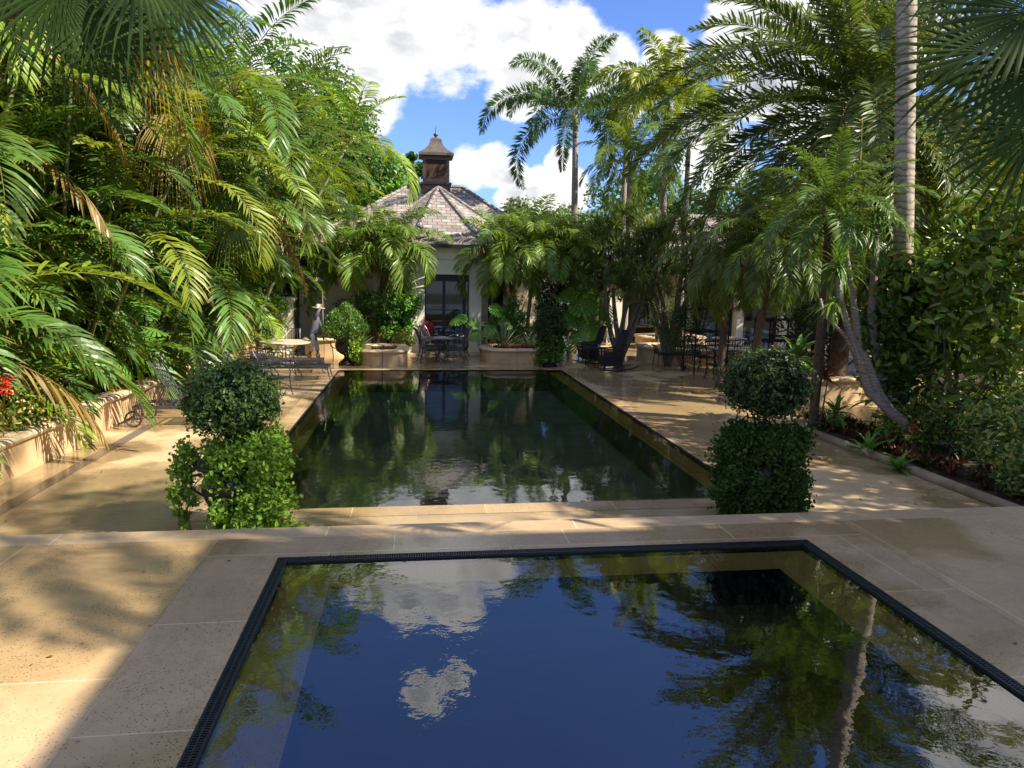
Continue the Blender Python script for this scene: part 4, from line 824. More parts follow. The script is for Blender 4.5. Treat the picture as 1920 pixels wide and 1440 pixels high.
# tall ringed trunk near the right edge
c0 = at(1694, 430, 12.2); c1 = at(1700, 0, 12.2); top = c0+(c1-c0)*(12.5-c0[2])/(c1[2]-c0[2])
palm('tall pale ringed palm trunk rising out of the shrubs to the top of the picture', tuple(c0+(c1-c0)*(0-c0[2])/(c1[2]-c0[2])), top, 16, 3.6, (1.4, -.1), (.9, 1.9), 70, .175, RINGED, name='coconut_palm', n=60, lw=.05, ll=.7, vang=.1, col=(.06, .10, .03), hang=.5, r2=.86, seg2=False)
# yellow arecas behind
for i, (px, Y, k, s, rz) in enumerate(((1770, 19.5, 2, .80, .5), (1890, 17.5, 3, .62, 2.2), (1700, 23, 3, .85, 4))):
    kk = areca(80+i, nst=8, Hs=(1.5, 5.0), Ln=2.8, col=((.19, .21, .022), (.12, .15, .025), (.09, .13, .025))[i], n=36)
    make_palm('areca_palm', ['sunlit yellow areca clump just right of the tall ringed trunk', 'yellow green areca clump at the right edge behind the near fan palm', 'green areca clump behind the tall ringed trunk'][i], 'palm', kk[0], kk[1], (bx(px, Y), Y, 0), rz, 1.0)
# near fan palm, top right
nf_ = thing('fan_palm', 'near fan palm with big dark pleated leaves cutting into the top right corner', 'palm', (6.9, 5.0, UP)); r = np.random.default_rng(71)
o_ = np.array([6.9, 5.0, UP]); cr_ = at(2230, 40, 5.2)-o_; g = G(); g.tube(arc((0, 0, 0), cr_*.5+np.array([0, 0, .1]), cr_, 14), .10, 10); g.build('trunk', BARKB, nf_, smooth=True)
f = G()
for (px, py, Yh, Rf_, u_, n_) in ((1862, 95, 5.0, .86, (-.75, .1, -.55), (-.45, -.85, .25)), (1935, 20, 4.7, .85, (-.8, .3, .25), (-.3, -.9, .3)), (1955, 235, 5.2, .80, (-.55, .1, -.8), (-.6, -.75, .1)), (1990, 110, 4.5, .85, (-.5, .1, -.85), (-.7, -.6, .2)),
      (2040, -60, 5.0, .8, (-.6, .4, .6), (-.4, -.8, .4)), (2080, 200, 5.6, .8, (.2, .1, -.95), (-.6, -.7, .1)), (1840, -110, 5.3, .8, (-.8, .3, -.2), (-.4, -.8, .4))):
    fan(f, cr_, 0, 0, 0, Rf_, 40, (.018, .038, .010), .14, 2.75, r, hub_=at(px, py, Yh)-o_, u_=u_, n_=n_, split=.40)
f.build('crown', MATTE, nf_)
# ------------------------------------------------------------------ central palms in the planters
def xmas(label, base, crown, seed, nf=21, Ln=2.3, col=(.095, .155, .032), tm=TRUNKT, tr=.075, cs=.55):
    return palm(label, base, crown, nf, Ln, (1.35, -.05), (1.2, 2.3), seed, tr, tm, name='christmas_palm', cs=cs, n=72, lw=.046, ll=.60, vang=.35, plume=.4, col=col, hang=.55, s0=.12, fwd=.5, r2=.8, rr=.018)
b = gp(708, 668); xmas('leaning palm with glossy arching fronds left of the pavilion doors', (b[0], b[1]+.7, .4), at(735, 492, b[1]+.6), 72)
xmas('palm behind the far left topiary, its crown touching the slate roof', (b[0]-.9, b[1]+.9, .4), at(664, 492, b[1]+.8), 73, 18, 2.2)
b2 = gp(955, 668); xmas('left palm of the trio right of the pavilion doors, with a brown fibrous stem', (b2[0]+.25, b2[1]+.8, .4), at(946, 500, b2[1]+.7), 74, 20)
xmas('middle palm of the trio right of the pavilion doors, green stemmed', (b2[0]+.7, b2[1]+.8, .4), at(1002, 486, b2[1]+.8), 75, 21, 2.4)
xmas('right palm of the trio, drooping towards the far right topiary', (b2[0]+.85, b2[1]+.9, .4), at(1060, 510, b2[1]+.9), 76, 19, 2.2, (.10, .16, .03))
# ------------------------------------------------------------------ screw pine thicket
def rosettes(g, P, n, Ln, w, col, r, els=(-.2, 1.4), droop=.5, cvar=.15):
    P = np.asarray(P); m_ = len(P); B = np.repeat(P, n, 0); az = r.uniform(0, 2*PI, m_*n); el = r.uniform(*els, m_*n); sc__ = np.repeat(r.uniform(.75, 1.2, m_), n)
    straps(g, B, az, el, Ln*sc__*r.uniform(.8, 1.1, m_*n), w, droop+r.uniform(-.2, .4, m_*n), col, 4, r=r, cvar=cvar)
def spiky_tree(label, base, H, W, nr, seed, col=(.085, .125, .05), Ln=.50, w=.042, n=36, name='dragon_tree', bark=BARKG):
    r = np.random.default_rng(seed); t = thing(name, label, 'tree', base, 0); g = G(); f = G(); nr = int(nr*1.5); d = sph(nr, r); d[:, 2] = np.abs(d[:, 2])*1.2-.25; P = d*np.array([W/2, W/2, H*.45])*(.55+.5*r.random((nr, 1))**.5); P[:, 2] += H*.52
    mids = []
    for k in range(7):
        a = k*GA; m_ = np.array([W*.2*math.cos(a), W*.2*math.sin(a), H*r.uniform(.4, .55)]); mids.append(m_); limb(g, (0, 0, 0), m_, .11, .06, .2, r=r)
    for p in P[::3]: q = mids[int(np.argmin([np.linalg.norm((p-m_)[:2]) for m_ in mids]))]; limb(g, q, p, .022, .010, .3, 5, 5, r)
    rosettes(f, P, n, Ln, w, col, r); g.build('trunk', bark, t, smooth=True); f.build('crown', LEAF, t); return t
spiky_tree('grey branched dragon tree with spiky rosettes right of the palm trio', (bx(1175, 24.5), 24.5, 0), 5.6, 3.6, 120, 81)
spiky_tree('second spiky dragon tree leaning against the date palm fronds', (bx(1265, 22.5), 22.5, 0), 5.0, 3.4, 110, 82, (.08, .11, .05))
spiky_tree('low spiky dragon tree over the far rocking chair', (bx(1120, 26.5), 26.5, 0), 4.9, 2.8, 80, 83)
# leaning slender trunks beside the kerb
dr = thing('dracaena', 'slender grey dracaena trunks leaning left from one base, red tape low on the stem', 'tree', gp(1722, 842), 0)
D0 = gp(1722, 842)
def rel(px, py, Y): return at(px, py, Y)-D0
g = G(); by = D0[1]
g.tube(np.array([rel(1728, 848, by), rel(1690, 790, by), rel(1630, 735, by), rel(1600, 650, by+.1), rel(1575, 560, by+.1), rel(1572, 520, by+.1)]), [.115, .10, .075, .06, .05, .045], 12)
g.tube(np.array([rel(1700, 812, by), rel(1650, 740, by+.4), rel(1610, 640, by+.5), rel(1600, 560, by+.5), rel(1585, 470, by+.5), rel(1590, 430, by+.5)]), [.085, .075, .065, .055, .045, .04], 10)
g.tube(np.array([rel(1655, 760, by+.7), rel(1650, 690, by+.7), rel(1634, 600, by+.7), rel(1640, 500, by+.7), rel(1645, 420, by+.7)]), [.08, .075, .07, .062, .055], 12)
g.tube(np.array([rel(1612, 690, by+.05), rel(1585, 630, by+.05), rel(1545, 590, by+.05), rel(1538, 560, by+.05)]), [.035, .032, .026, .022], 8)
g.build('trunk', RINGS, dr, smooth=True)
f = G(); r = np.random.default_rng(90)
def head(px, py, Y, n, Ln, w=.035, els=(-1.0, 1.45), dr_=.9, col=(.055, .105, .03)):
    p = rel(px, py, Y); straps(f, np.tile(p, (n, 1))+r.normal(0, .04, (n, 3)), r.uniform(0, 2*PI, n), r.uniform(*els, n), Ln*r.uniform(.8, 1.15, n), w, dr_+r.uniform(-.3, .4, n), col, 6, r=r)
head(1645, 405, by+.7, 90, .52); head(1572, 500, by+.1, 100, .58); head(1590, 425, by+.5, 70, .5); head(1560, 560, by+.1, 50, .5, .04, (-1.5, -.2), .3, (.10, .15, .035))
f.build('crown', LEAF, dr)
g = G(); p = rel(1706, 808, by-.02); g.tube([p-np.array([.05, .02, -.07]), p+np.array([.05, -.02, -.07])], .118, 8); g.build('red_tape', FLAG, dr)
g = G(); p = rel(1740, 842, by-.1); g.box(p[0]-.045, p[0]+.045, p[1]-.01, p[1]+.01, p[2]-.02, p[2]+.06); g.build('white_tag', WHITE, dr)
# ------------------------------------------------------------------ shrubs
def shrub(label, base, W, D, H, n, size, col, seed, asp=.42, name='shrub', mat=None, six=True, cvar=.22, yel=0., ncl=30, stems=5, cat='shrub', low=.12, group=None):
    r = np.random.default_rng(seed); t = thing(name, label, cat, base, 0, group); g = G(); f = G(); d = sph(ncl, r); c_ = d*np.array([W/2, D/2, H*(1-low)/2])*(.35+.5*r.random((ncl, 1))); c_[:, 2] += H*(low+(1-low)/2)
    for k in range(stems): q = c_[r.integers(ncl)]; limb(g, (r.normal(0, W*.06), r.normal(0, D*.06), 0), q, .02*max(1, H/1.5), .008, .2, 6, 5, r)
    clumps(f, c_, min(W, D, H)*.22*(.8+.5*r.random(ncl)), n//ncl, size, col, asp, r, .9, cvar, six, .35, yel=yel)
    g.build('stem', BARKB, t); f.build('foliage', mat or GLOSSY, t); return t
sx = lambda px, Y: float(at(px, 500, Y)[0])
SH = [('big leaved glossy shrub at the right edge, highest and nearest the fan palm', sx(1880, 10.4), 10.4, 3.0, 2.6, 4.7, 2600, .20, (.045, .105, .02), 101, 45),
 ('big leaved glossy shrub directly right of the tall ringed trunk', sx(1760, 11.6), 11.6, 2.6, 2.4, 4.3, 2200, .19, (.045, .10, .02), 102, 40),
 ('dense dark shrub between the leaning trunks and the big leaved shrubs', sx(1712, 11.5), 11.5, 1.7, 1.6, 3.5, 2300, .15, (.03, .07, .018), 103, 40),
 ('dark shrub at the far right edge behind the big leaved shrub', sx(1950, 12.5), 12.5, 3.4, 2.6, 4.6, 2200, .17, (.035, .08, .018), 104, 40),
 ('tall dark thicket shrub behind the short ochre wall', sx(1770, 15.5), 15.5, 3.4, 2.6, 4.4, 2600, .15, (.03, .065, .018), 105, 40),
 ('bright green low shrub lit by the sun behind the near right topiary', sx(1545, 14.4), 15.9, 2.0, .9, 1.25, 2200, .09, (.13, .20, .03), 106, 30),
 ('sunlit pale shrub beside the ochre wall at the right edge', sx(1900, 16.5), 16.5, 2.6, 2.0, 2.6, 1800, .11, (.12, .19, .03), 107, 30),
 ('dark undergrowth shrub below the pygmy palms', sx(1560, 18.5), 18.5, 4.2, 2.2, 2.9, 2200, .13, (.028, .06, .018), 108, 36),
 ('dark hedge like shrub beneath the second dragon tree', sx(1290, 21.6), 21.6, 2.6, 1.6, 2.3, 2200, .09, (.028, .058, .02), 109, 36),
 ('dark rounded shrub in the furthest round planter', (I3[1]), I3[2], 2.2, 1.3, 2.4, 2200, .09, (.035, .07, .02), 110, 36),
 ('heart leaved green shrub against the left pavilion column', sx(745, 25.3), 25.5, 1.9, 1.2, 2.5, 3600, .13, (.055, .14, .03), 111, 40),
 ('small yellowish shrub in front of the left pavilion column', sx(757, 24.9), 24.5, .8, .7, 1.1, 1600, .07, (.10, .13, .03), 112, 18),
 ('dark shrub under the palm behind the far left topiary', sx(690, 25.8), 25.8, 1.8, 1.3, 2.4, 2600, .11, (.03, .075, .02), 113, 36),
 ('dark shrubbery hanging above the outdoor kitchen', sx(625, 28.2), 28.6, 3.8, 1.8, 4.6, 3600, .12, (.03, .065, .018), 114, 50),
 ('leafy green shrub between the trio of palms and the arched window', sx(965, 25.2), 25.2, 2.2, 1.2, 2.2, 3400, .12, (.05, .125, .028), 115, 40),
 ('dark shrub behind the far right topiary', sx(1060, 26.2), 26.2, 2.4, 1.6, 3.0, 3200, .13, (.028, .07, .02), 116, 40),
 ('pale yellow leaved shrub spilling over the far end of the left wall', sx(465, 20.6)-.55, 20.6, 1.2, 2.0, 1.2, 2600, .10, (.33, .32, .10), 117, 30),
 ('green shrub against the cream garden wall end', sx(497, 24.4), 24.3, 1.5, 1.3, 2.9, 3200, .11, (.06, .14, .03), 118, 36),
 ('leafy shrub with big heart shaped leaves behind the small side table', -6.4, 15.0, 1.6, 1.9, 2.3, 1100, .20, (.05, .12, .028), 119, 26),
 ('dark undergrowth shrub at the foot of the tall arecas', -7.1, 12.4, 1.8, 3.0, 1.8, 1500, .16, (.03, .07, .02), 120, 26),
 ('leafy undergrowth shrub below the pink orchids', -6.3, 18.0, 1.3, 2.8, 1.7, 1900, .13, (.06, .12, .028), 121, 30)]
for (lb, x, y, W_, D_, H_, n, sz_, col, sd, nc_) in SH: shrub(lb, (x, y, 0 if x > -5 else .35), W_, D_, H_, int(n*1.0), sz_, col, sd, ncl=nc_, six=sz_ > .12, yel=.22 if sd in (101, 102, 104, 119) else .05, cvar=.3)
# variegated shrub low on the left and pale edged shrub low on the right
def varieg(label, base, W_, D_, H_, n, size, ca, cb, seed):
    r = np.random.default_rng(seed); t = thing('variegated_shrub', label, 'shrub', base, 0); f = G(); g = G(); nc_ = 34; d = sph(nc_, r); c_ = d*np.array([W_/2, D_/2, H_*.45])*(.5+.45*r.random((nc_, 1))); c_[:, 2] += H_*.5
    for k in range(6): limb(g, (0, 0, 0), c_[k], .015, .006, .2, 6, 5, r)
    per = n//nc_; dd = sph(nc_*per, r); P = np.repeat(c_, per, 0)+dd*min(W_, D_, H_)*.26*(.4+.6*r.random((len(dd), 1))); mk_ = (r.random(len(P)) < .5)[:, None]
    leaves(f, P, dd, size, np.clip(np.where(mk_, ca, cb)*(1+r.normal(0, .2, (len(P), 1))), .01, .9), .38, r, six=True); g.build('stem', BARKB, t); f.build('foliage', GLOSSY, t); return t
varieg('cream and green variegated shrub over the wall at the bottom left', (-6.0, 10.9, .4), 1.3, 2.3, .95, 1500, .13, (.30, .27, .11), (.08, .14, .035), 131)
varieg('cream edged variegated shrub at the lower right corner of the bed', (8.55, 8.75, .02), 1.5, 1.9, 1.35, 3400, .105, (.20, .21, .09), (.05, .10, .03), 132)
varieg('mixed pale and green shrub just behind the lower right corner shrub', (9.3, 10.4, .02), 2.0, 1.9, 1.35, 2600, .12, (.15, .16, .06), (.045, .09, .028), 133)
varieg('leafy pale shrub leaning over the kerb near the lower right corner', (8.0, 8.0, .02), 1.1, 1.3, .8, 1300, .10, (.17, .18, .07), (.045, .09, .028), 135)
varieg('small pale leaved shrub beside the red taped trunk', (8.3, 10.9, .02), 1.1, .9, .75, 900, .11, (.22, .22, .08), (.06, .11, .03), 134)
# bromeliad edging
def broms(label, pts, seed, n=22, Ln=.2, w=.028, cols=((.07, .014, .014), (.045, .025, .016), (.10, .025, .018), (.04, .05, .016)), z=.05, name='red_bromeliad_edging', k=None):
    r = np.random.default_rng(seed); g = G(); c0_ = pts[0]
    for p in pts:
        m_ = n; straps(g, np.tile([p[0]-c0_[0], p[1]-c0_[1], z], (m_, 1))+r.normal(0, .01, (m_, 3)), r.uniform(0, 2*PI, m_), r.uniform(.1, 1.35, m_), Ln*r.uniform(.7, 1.2, m_), w, .5, np.array(cols[r.integers(len(cols))]), 4, r=r, cvar=.3)
    o = g.build(name, GLOSSY, loc=(c0_[0], c0_[1], 0)); tag(o, label, 'bromeliads'); o['kind'] = 'stuff'; return o
r = np.random.default_rng(140); pts = []
for y in np.arange(7.3, 13.6, .13):
    for k in range(4):
        xx = 7.62+r.uniform(0, .95); 
        if y < 9.6 and k > 1: continue
        pts.append((xx, y+r.uniform(-.08, .08)))
broms('dark red bromeliads massed along the stone kerb', pts, 141)
for Ix, lb, sd in ((I1, 'bright red bromeliads edging the planter left of the doors', 142), (I2, 'red bromeliads edging the planter right of the doors', 143)):
    pts = [(Ix[1]+(Ix[3]-.25)*math.cos(t), Ix[2]+.72*math.sin(t)) for t in np.linspace(PI*1.03, 1.97*PI, 22)]+[(Ix[1]+(Ix[3]-.55)*math.cos(t), Ix[2]+.6*math.sin(t)) for t in np.linspace(PI*1.03, 1.97*PI, 18)]
    broms(lb, pts, sd, 20, .22, .035, ((.20, .022, .02), (.26, .04, .035), (.10, .11, .03), (.13, .02, .015)), .38)
# agaves, ti plants, strap leaved plants
def rosette(label, base, n, Ln, w, col, seed, name='agave', els=(.1, 1.5), droop=.35, K=5, cat='plant', stem=None, wprof=None, mat=None, fold=.3, cvar=.12):
    r = np.random.default_rng(seed); t = thing(name, label, cat, base, 0); f = G(); z0 = stem or 0
    if stem: g = G(); limb(g, (0, 0, 0), (r.normal(0, .1), r.normal(0, .1), stem), .02, .012, .2); g.build('stem', BARKG, t)
    straps(f, np.tile([0, 0, z0], (n, 1))+r.normal(0, .015, (n, 3)), np.arange(n)*GA, np.linspace(els[1], els[0], n)+r.normal(0, .08, n), Ln*r.uniform(.8, 1.1, n), w, droop, col, K, r=r, wprof=wprof, fold=fold, cvar=cvar)
    f.build('leaves', mat or GLOSSY, t); return t
rosette('spiky blue grey agave in the planter right of the doors', (I2[1]-.35, I2[2]-.15, .40), 60, 1.05, .055, (.13, .16, .15), 151, droop=.25)
rosette('broad leaved silver bromeliad beside the trio of palms', (I2[1]+.55, I2[2]-.3, .40), 26, .6, .10, (.20, .23, .20), 152, 'silver_bromeliad', (.2, 1.3), .5)
rosette('large grey bromeliad with red throat in the planter left of the doors', (I1[1]-.75, I1[2]-.2, .42), 28, .72, .11, (.17, .20, .13), 153, 'silver_bromeliad', (.2, 1.4), .5)
tis = [(1508, 640, 13.2, 'tall green ti plant rising right of the near right topiary', 1.25, 26, .62, .12, (.06, .12, .03)), (1490, 735, 13.0, 'thin stemmed ti plant low behind the near right topiary', .75, 18, .5, .09, (.08, .15, .035)),
       (1665, 690, 12.6, 'bright leaved ti plant between the two leaning trunks', .5, 18, .6, .12, (.12, .22, .04)), (1690, 745, 11.6, 'pale striped ti plant close behind the thick leaning trunk', .25, 14, .5, .11, (.16, .24, .05)), (1560, 700, 12.9, 'dark red ti plant under the dracaena', .9, 20, .45, .08, (.10, .02, .025)), (1590, 745, 12.2, 'low green ti plant at the foot of the dracaena', .35, 16, .45, .09, (.06, .12, .03))]
for i, (px, py, Y, lb, st, n, Ln_, w_, col) in enumerate(tis):
    rosette(lb, (sx(px, Y)-(0.0), Y, .03), n, Ln_, w_, col, 160+i, 'ti_plant', (-.2, 1.45), .8, 6, stem=st)
for i, (px, Y, s_) in enumerate(((1620, 10.6, .5), (1560, 12.3, .4), (1680, 9.6, .35))):
    rosette(['broad green strap leaved plant among the red bromeliads', 'small strap leaved plant near the far end of the kerb', 'small light green plant in dark soil beside the kerb'][i], (sx(px, Y)+.35, Y, .03), 16, s_, .09, (.08, .16, .035), 170+i, 'strap_leaf_plant', (.1, 1.3), .8)
# banana plant
def banana(label, base, specs, seed):
    r = np.random.default_rng(seed); t = thing('banana_plant', label, 'plant', base, 0); g = G(); f = G()
    g.tube([(0, 0, 0), (.05, 0, 1.2), (.0, 0, 2.6)], [.14, .12, .08], 10); g.build('stem', TRUNKS, t, smooth=True)
    for (az, el, Ln_, dr_) in specs:
        P = frond(f, (0, 0, 2.4), az, el, Ln_, n=44, lw=.075, ll=.33, droop=dr_, vang=.15, fwd=.12, hang=.25, col=(.13, .22, .03), s0=.2, r=r, cvar=.05, rr=.03)
    f.build('leaves', LEAF, t)
banana('banana plant with wide torn light green leaves in the left bank', (-5.7, 18.2, 1.2), [(-.5, .75, 2.4, .9), (.3, 1.1, 2.3, 1.3), (2.2, .9, 2.3, 1.0), (-1.4, .8, 2.4, 1.2), (1.0, .5, 2.3, .6), (-2.4, .9, 2.0, 1.2), (-.9, 1.3, 2.2, .6)], 180)
banana('banana plant whose single horizontal leaf points at the pavilion roof', (-5.2, 21.2, 2.2), [(-.15, .55, 2.3, .5), (-1.2, .8, 2.3, 1.3), (.9, .9, 2.3, 1.2), (-2.2, 1.1, 2.2, 1.0), (-.6, 1.2, 2.0, .9)], 181)
# monsteras
def monstera(label, base, specs, seed, R0=.42):
    r = np.random.default_rng(seed); t = thing('monstera', label, 'plant', base, 0); g = G(); f = G()
    for (x, y, z, az, tilt, s_) in specs:
        hub = np.array([x, y, z]); g.tube(arc((0, 0, 0), hub*np.array([.4, .4, .9]), hub, 8), .011, 5, (.08, .13, .04))
        u = np.array([math.cos(tilt)*math.cos(az), math.cos(tilt)*math.sin(az), math.sin(tilt)]); v = np.array([-math.sin(az), math.cos(az), 0]); nn = np.cross(u, v); c = hues((.085, .185, .04), 1, .18, r)[0]; Rr = R0*s_
        # solid heart shaped middle, lobes divided by slits
        nl = 8; V = []; Fc = []
        for sg in (1, -1):
            for i in range(nl):
                t0, t1 = i/nl, (i+.74)/nl
                def rim(q):
                    a = -2.45+q*2.45; return abs(1.0*(1+.18*math.cos(a)))*Rr*np.array([math.cos(a), math.sin(a)*sg*.86])
                cA, cB = np.array([(-.55+1.35*t0)*Rr, 0]), np.array([(-.55+1.35*t1)*Rr, 0]); q0, q1 = rim(t0), rim(min(1, t1))
                cM, cN = cA*.55+q0*.45, cB*.55+q1*.45; cN2 = np.array([(-.55+1.35*(i+1)/nl)*Rr, 0])
                b = len(V)
                for q, dz in ((cA, 0), (cB, 0), (cM, -.02), (cN, -.02), (q0, -.10), (q1, -.10), ((q0+q1)/2*1.06, -.13)): V.append(hub+u*q[0]+v*q[1]+nn*dz*Rr+np.array([0, 0, -.25*abs(q[1])**2/Rr]))
                V.append(hub+u*cN2[0]); Fc += [(b, b+1, b+3, b+2), (b+2, b+3, b+5, b+4)]; f_t = [(b+4, b+5, b+6), (b+1, b+7, b+3)]
                f.add([], np.zeros((0, 3), int)) if False else None
                Fc += [(a, b_, c_, c_) for a, b_, c_ in f_t]
        F4 = np.array([q for q in Fc if q[2] != q[3]]); F3 = np.array([q[:3] for q in Fc if q[2] == q[3]])
        f.add(np.array(V), [F4, F3], c)
    g.build('petiole', TRUNKS, t); f.build('leaves', GLOSSY, t)
def mspec(n, W_, D_, H_, seed, az=(-2.6, -.5), s_=(.7, 1.15), H0=.4):
    r = np.random.default_rng(seed); return [(r.uniform(-W_/2, W_/2), r.uniform(-D_/2, D_/2), r.uniform(H0, H_), r.uniform(*az), r.uniform(-1.1, -.25), r.uniform(*s_)) for _ in range(n)]
MS = [('monstera with one bright split leaf beside the glass table', (sx(905, 24.6), 24.9, .1), [(-.80, -.3, 1.30, -2.2, -.6, 1.0), (.5, -.2, 1.6, -.9, -.7, .95), (.3, -.4, .9, -1.4, -.9, .9), (-.2, -.3, .75, -1.9, -.9, .8), (.8, -.2, 1.2, -1, -.8, .9), (.6, 0, 1.7, -.8, -.5, .8), (-.3, -.1, 1.15, -1.7, -.7, .8)], .36),
 ('sunlit monstera with large pale split leaves behind the rocking chairs', (sx(1100, 25.2), 25.3, .1), [(-.2, -.6, 1.95, -1.9, -.85, 1.25), (.45, -.6, 1.9, -1.1, -.95, 1.2), (-.1, -.7, .85, -1.8, -.95, 1.1), (.5, -.5, .95, -1.0, -.9, 1.0), (.0, -.4, 1.35, -1.4, -1.0, 1.1), (-.6, -.4, 1.4, -2.2, -.8, 1.0), (.75, -.5, 1.35, -.8, -.8, .9), (-.7, -.3, 2.2, -2.2, -.6, 1.0), (.2, -.2, 2.4, -1.4, -.5, .9), (-.4, -.6, .5, -1.7, -.9, .9)], .48),
 ('monstera with glossy leaves hanging over the wall beside the wheeled lounger', (-5.95, 12.6, .45), mspec(13, 1.0, 1.6, 1.1, 192, (-1.4, .4), H0=.1), .36),
 ('monstera climbing upright behind the back of the wheeled lounger', (-5.75, 14.9, .45), mspec(20, .9, 1.6, 1.9, 193, (-1.4, .3), (.7, 1.1)), .42),
 ('monstera and creeper leaves tumbling between the side tables and the orchids', (-5.8, 16.9, .45), mspec(16, .8, 1.4, 1.9, 194, (-1.4, .3), (.5, .8)), .36)]
for i, (lb, b, sp_, R_) in enumerate(MS): monstera(lb, b, sp_, 190+i, R_)
# cycad fans
def cycad(label, base, seed, nf=26, Ln=.9, col=(.11, .18, .03)):
    r = np.random.default_rng(seed); t = thing('cycad', label, 'plant', base, 0); f = G(); palm_head(f, (0, 0, 0), nf, Ln, (1.45, .3), (.4, .9), r, col=col, n=26, lw=.035, ll=.2, vang=.3, hang=.1); f.build('leaves', GLOSSY, t)
cycad('bright feathery cycad above the stone side tables', (-5.95, 16.2, .5), 195); cycad('fern like plant low at the left edge behind the red ginger', (-6.3, 10.1, .5), 196, 20, .8, (.06, .12, .03))
def flower(label, base, n, size, col, seed, cat='flower', name='flower_spray', cone=False):
    r = np.random.default_rng(seed); t = thing(name, label, cat, base, 0); g = G(); f = G(); g.tube([(0, 0, 0), (.02, 0, .3), (.08, -.02, .62)], .008, 5)
    if cone: P = np.stack([r.normal(0, .035, n)+.08, r.normal(0, .035, n)-.02, r.uniform(.55, .80, n)], 1)
    else: P = np.stack([r.normal(0, .13, n)+.08, r.normal(0, .1, n), .62+r.normal(0, .08, n)], 1)
    leaves(f, P, sph(n, r), size, col, .7, r, six=True); g.build('stem', TRUNKS, t); f.build('petals', FLOWER, t)
flower('red ginger flower spike at the extreme left edge', at(-2, 725, 9.9)-np.array([0, 0, .65]), 60, .045, (.50, .02, .03), 201, name='ginger_flower', cone=True)
flower('lilac orchid bloom low beside the pale yellow shrub', at(420, 640, 18.6)-np.array([0, 0, .62]), 26, .10, (.55, .30, .62), 202, name='orchid')
flower('pink orchid bloom higher up in the left palms', at(440, 592, 19.2)-np.array([0, 0, .62]), 26, .08, (.62, .16, .30), 203, name='orchid')
flower('pink blooms on the iron arbour under the pygmy palms', at(1352, 572, 19.8)-np.array([0, 0, .62]), 30, .09, (.55, .08, .22), 204, name='orchid')
flower('white blossoms in the dark shrub behind the iron bench', at(1235, 580, 21.2)-np.array([0, 0, .62]), 14, .10, (.7, .72, .62), 205, name='white_blossom')
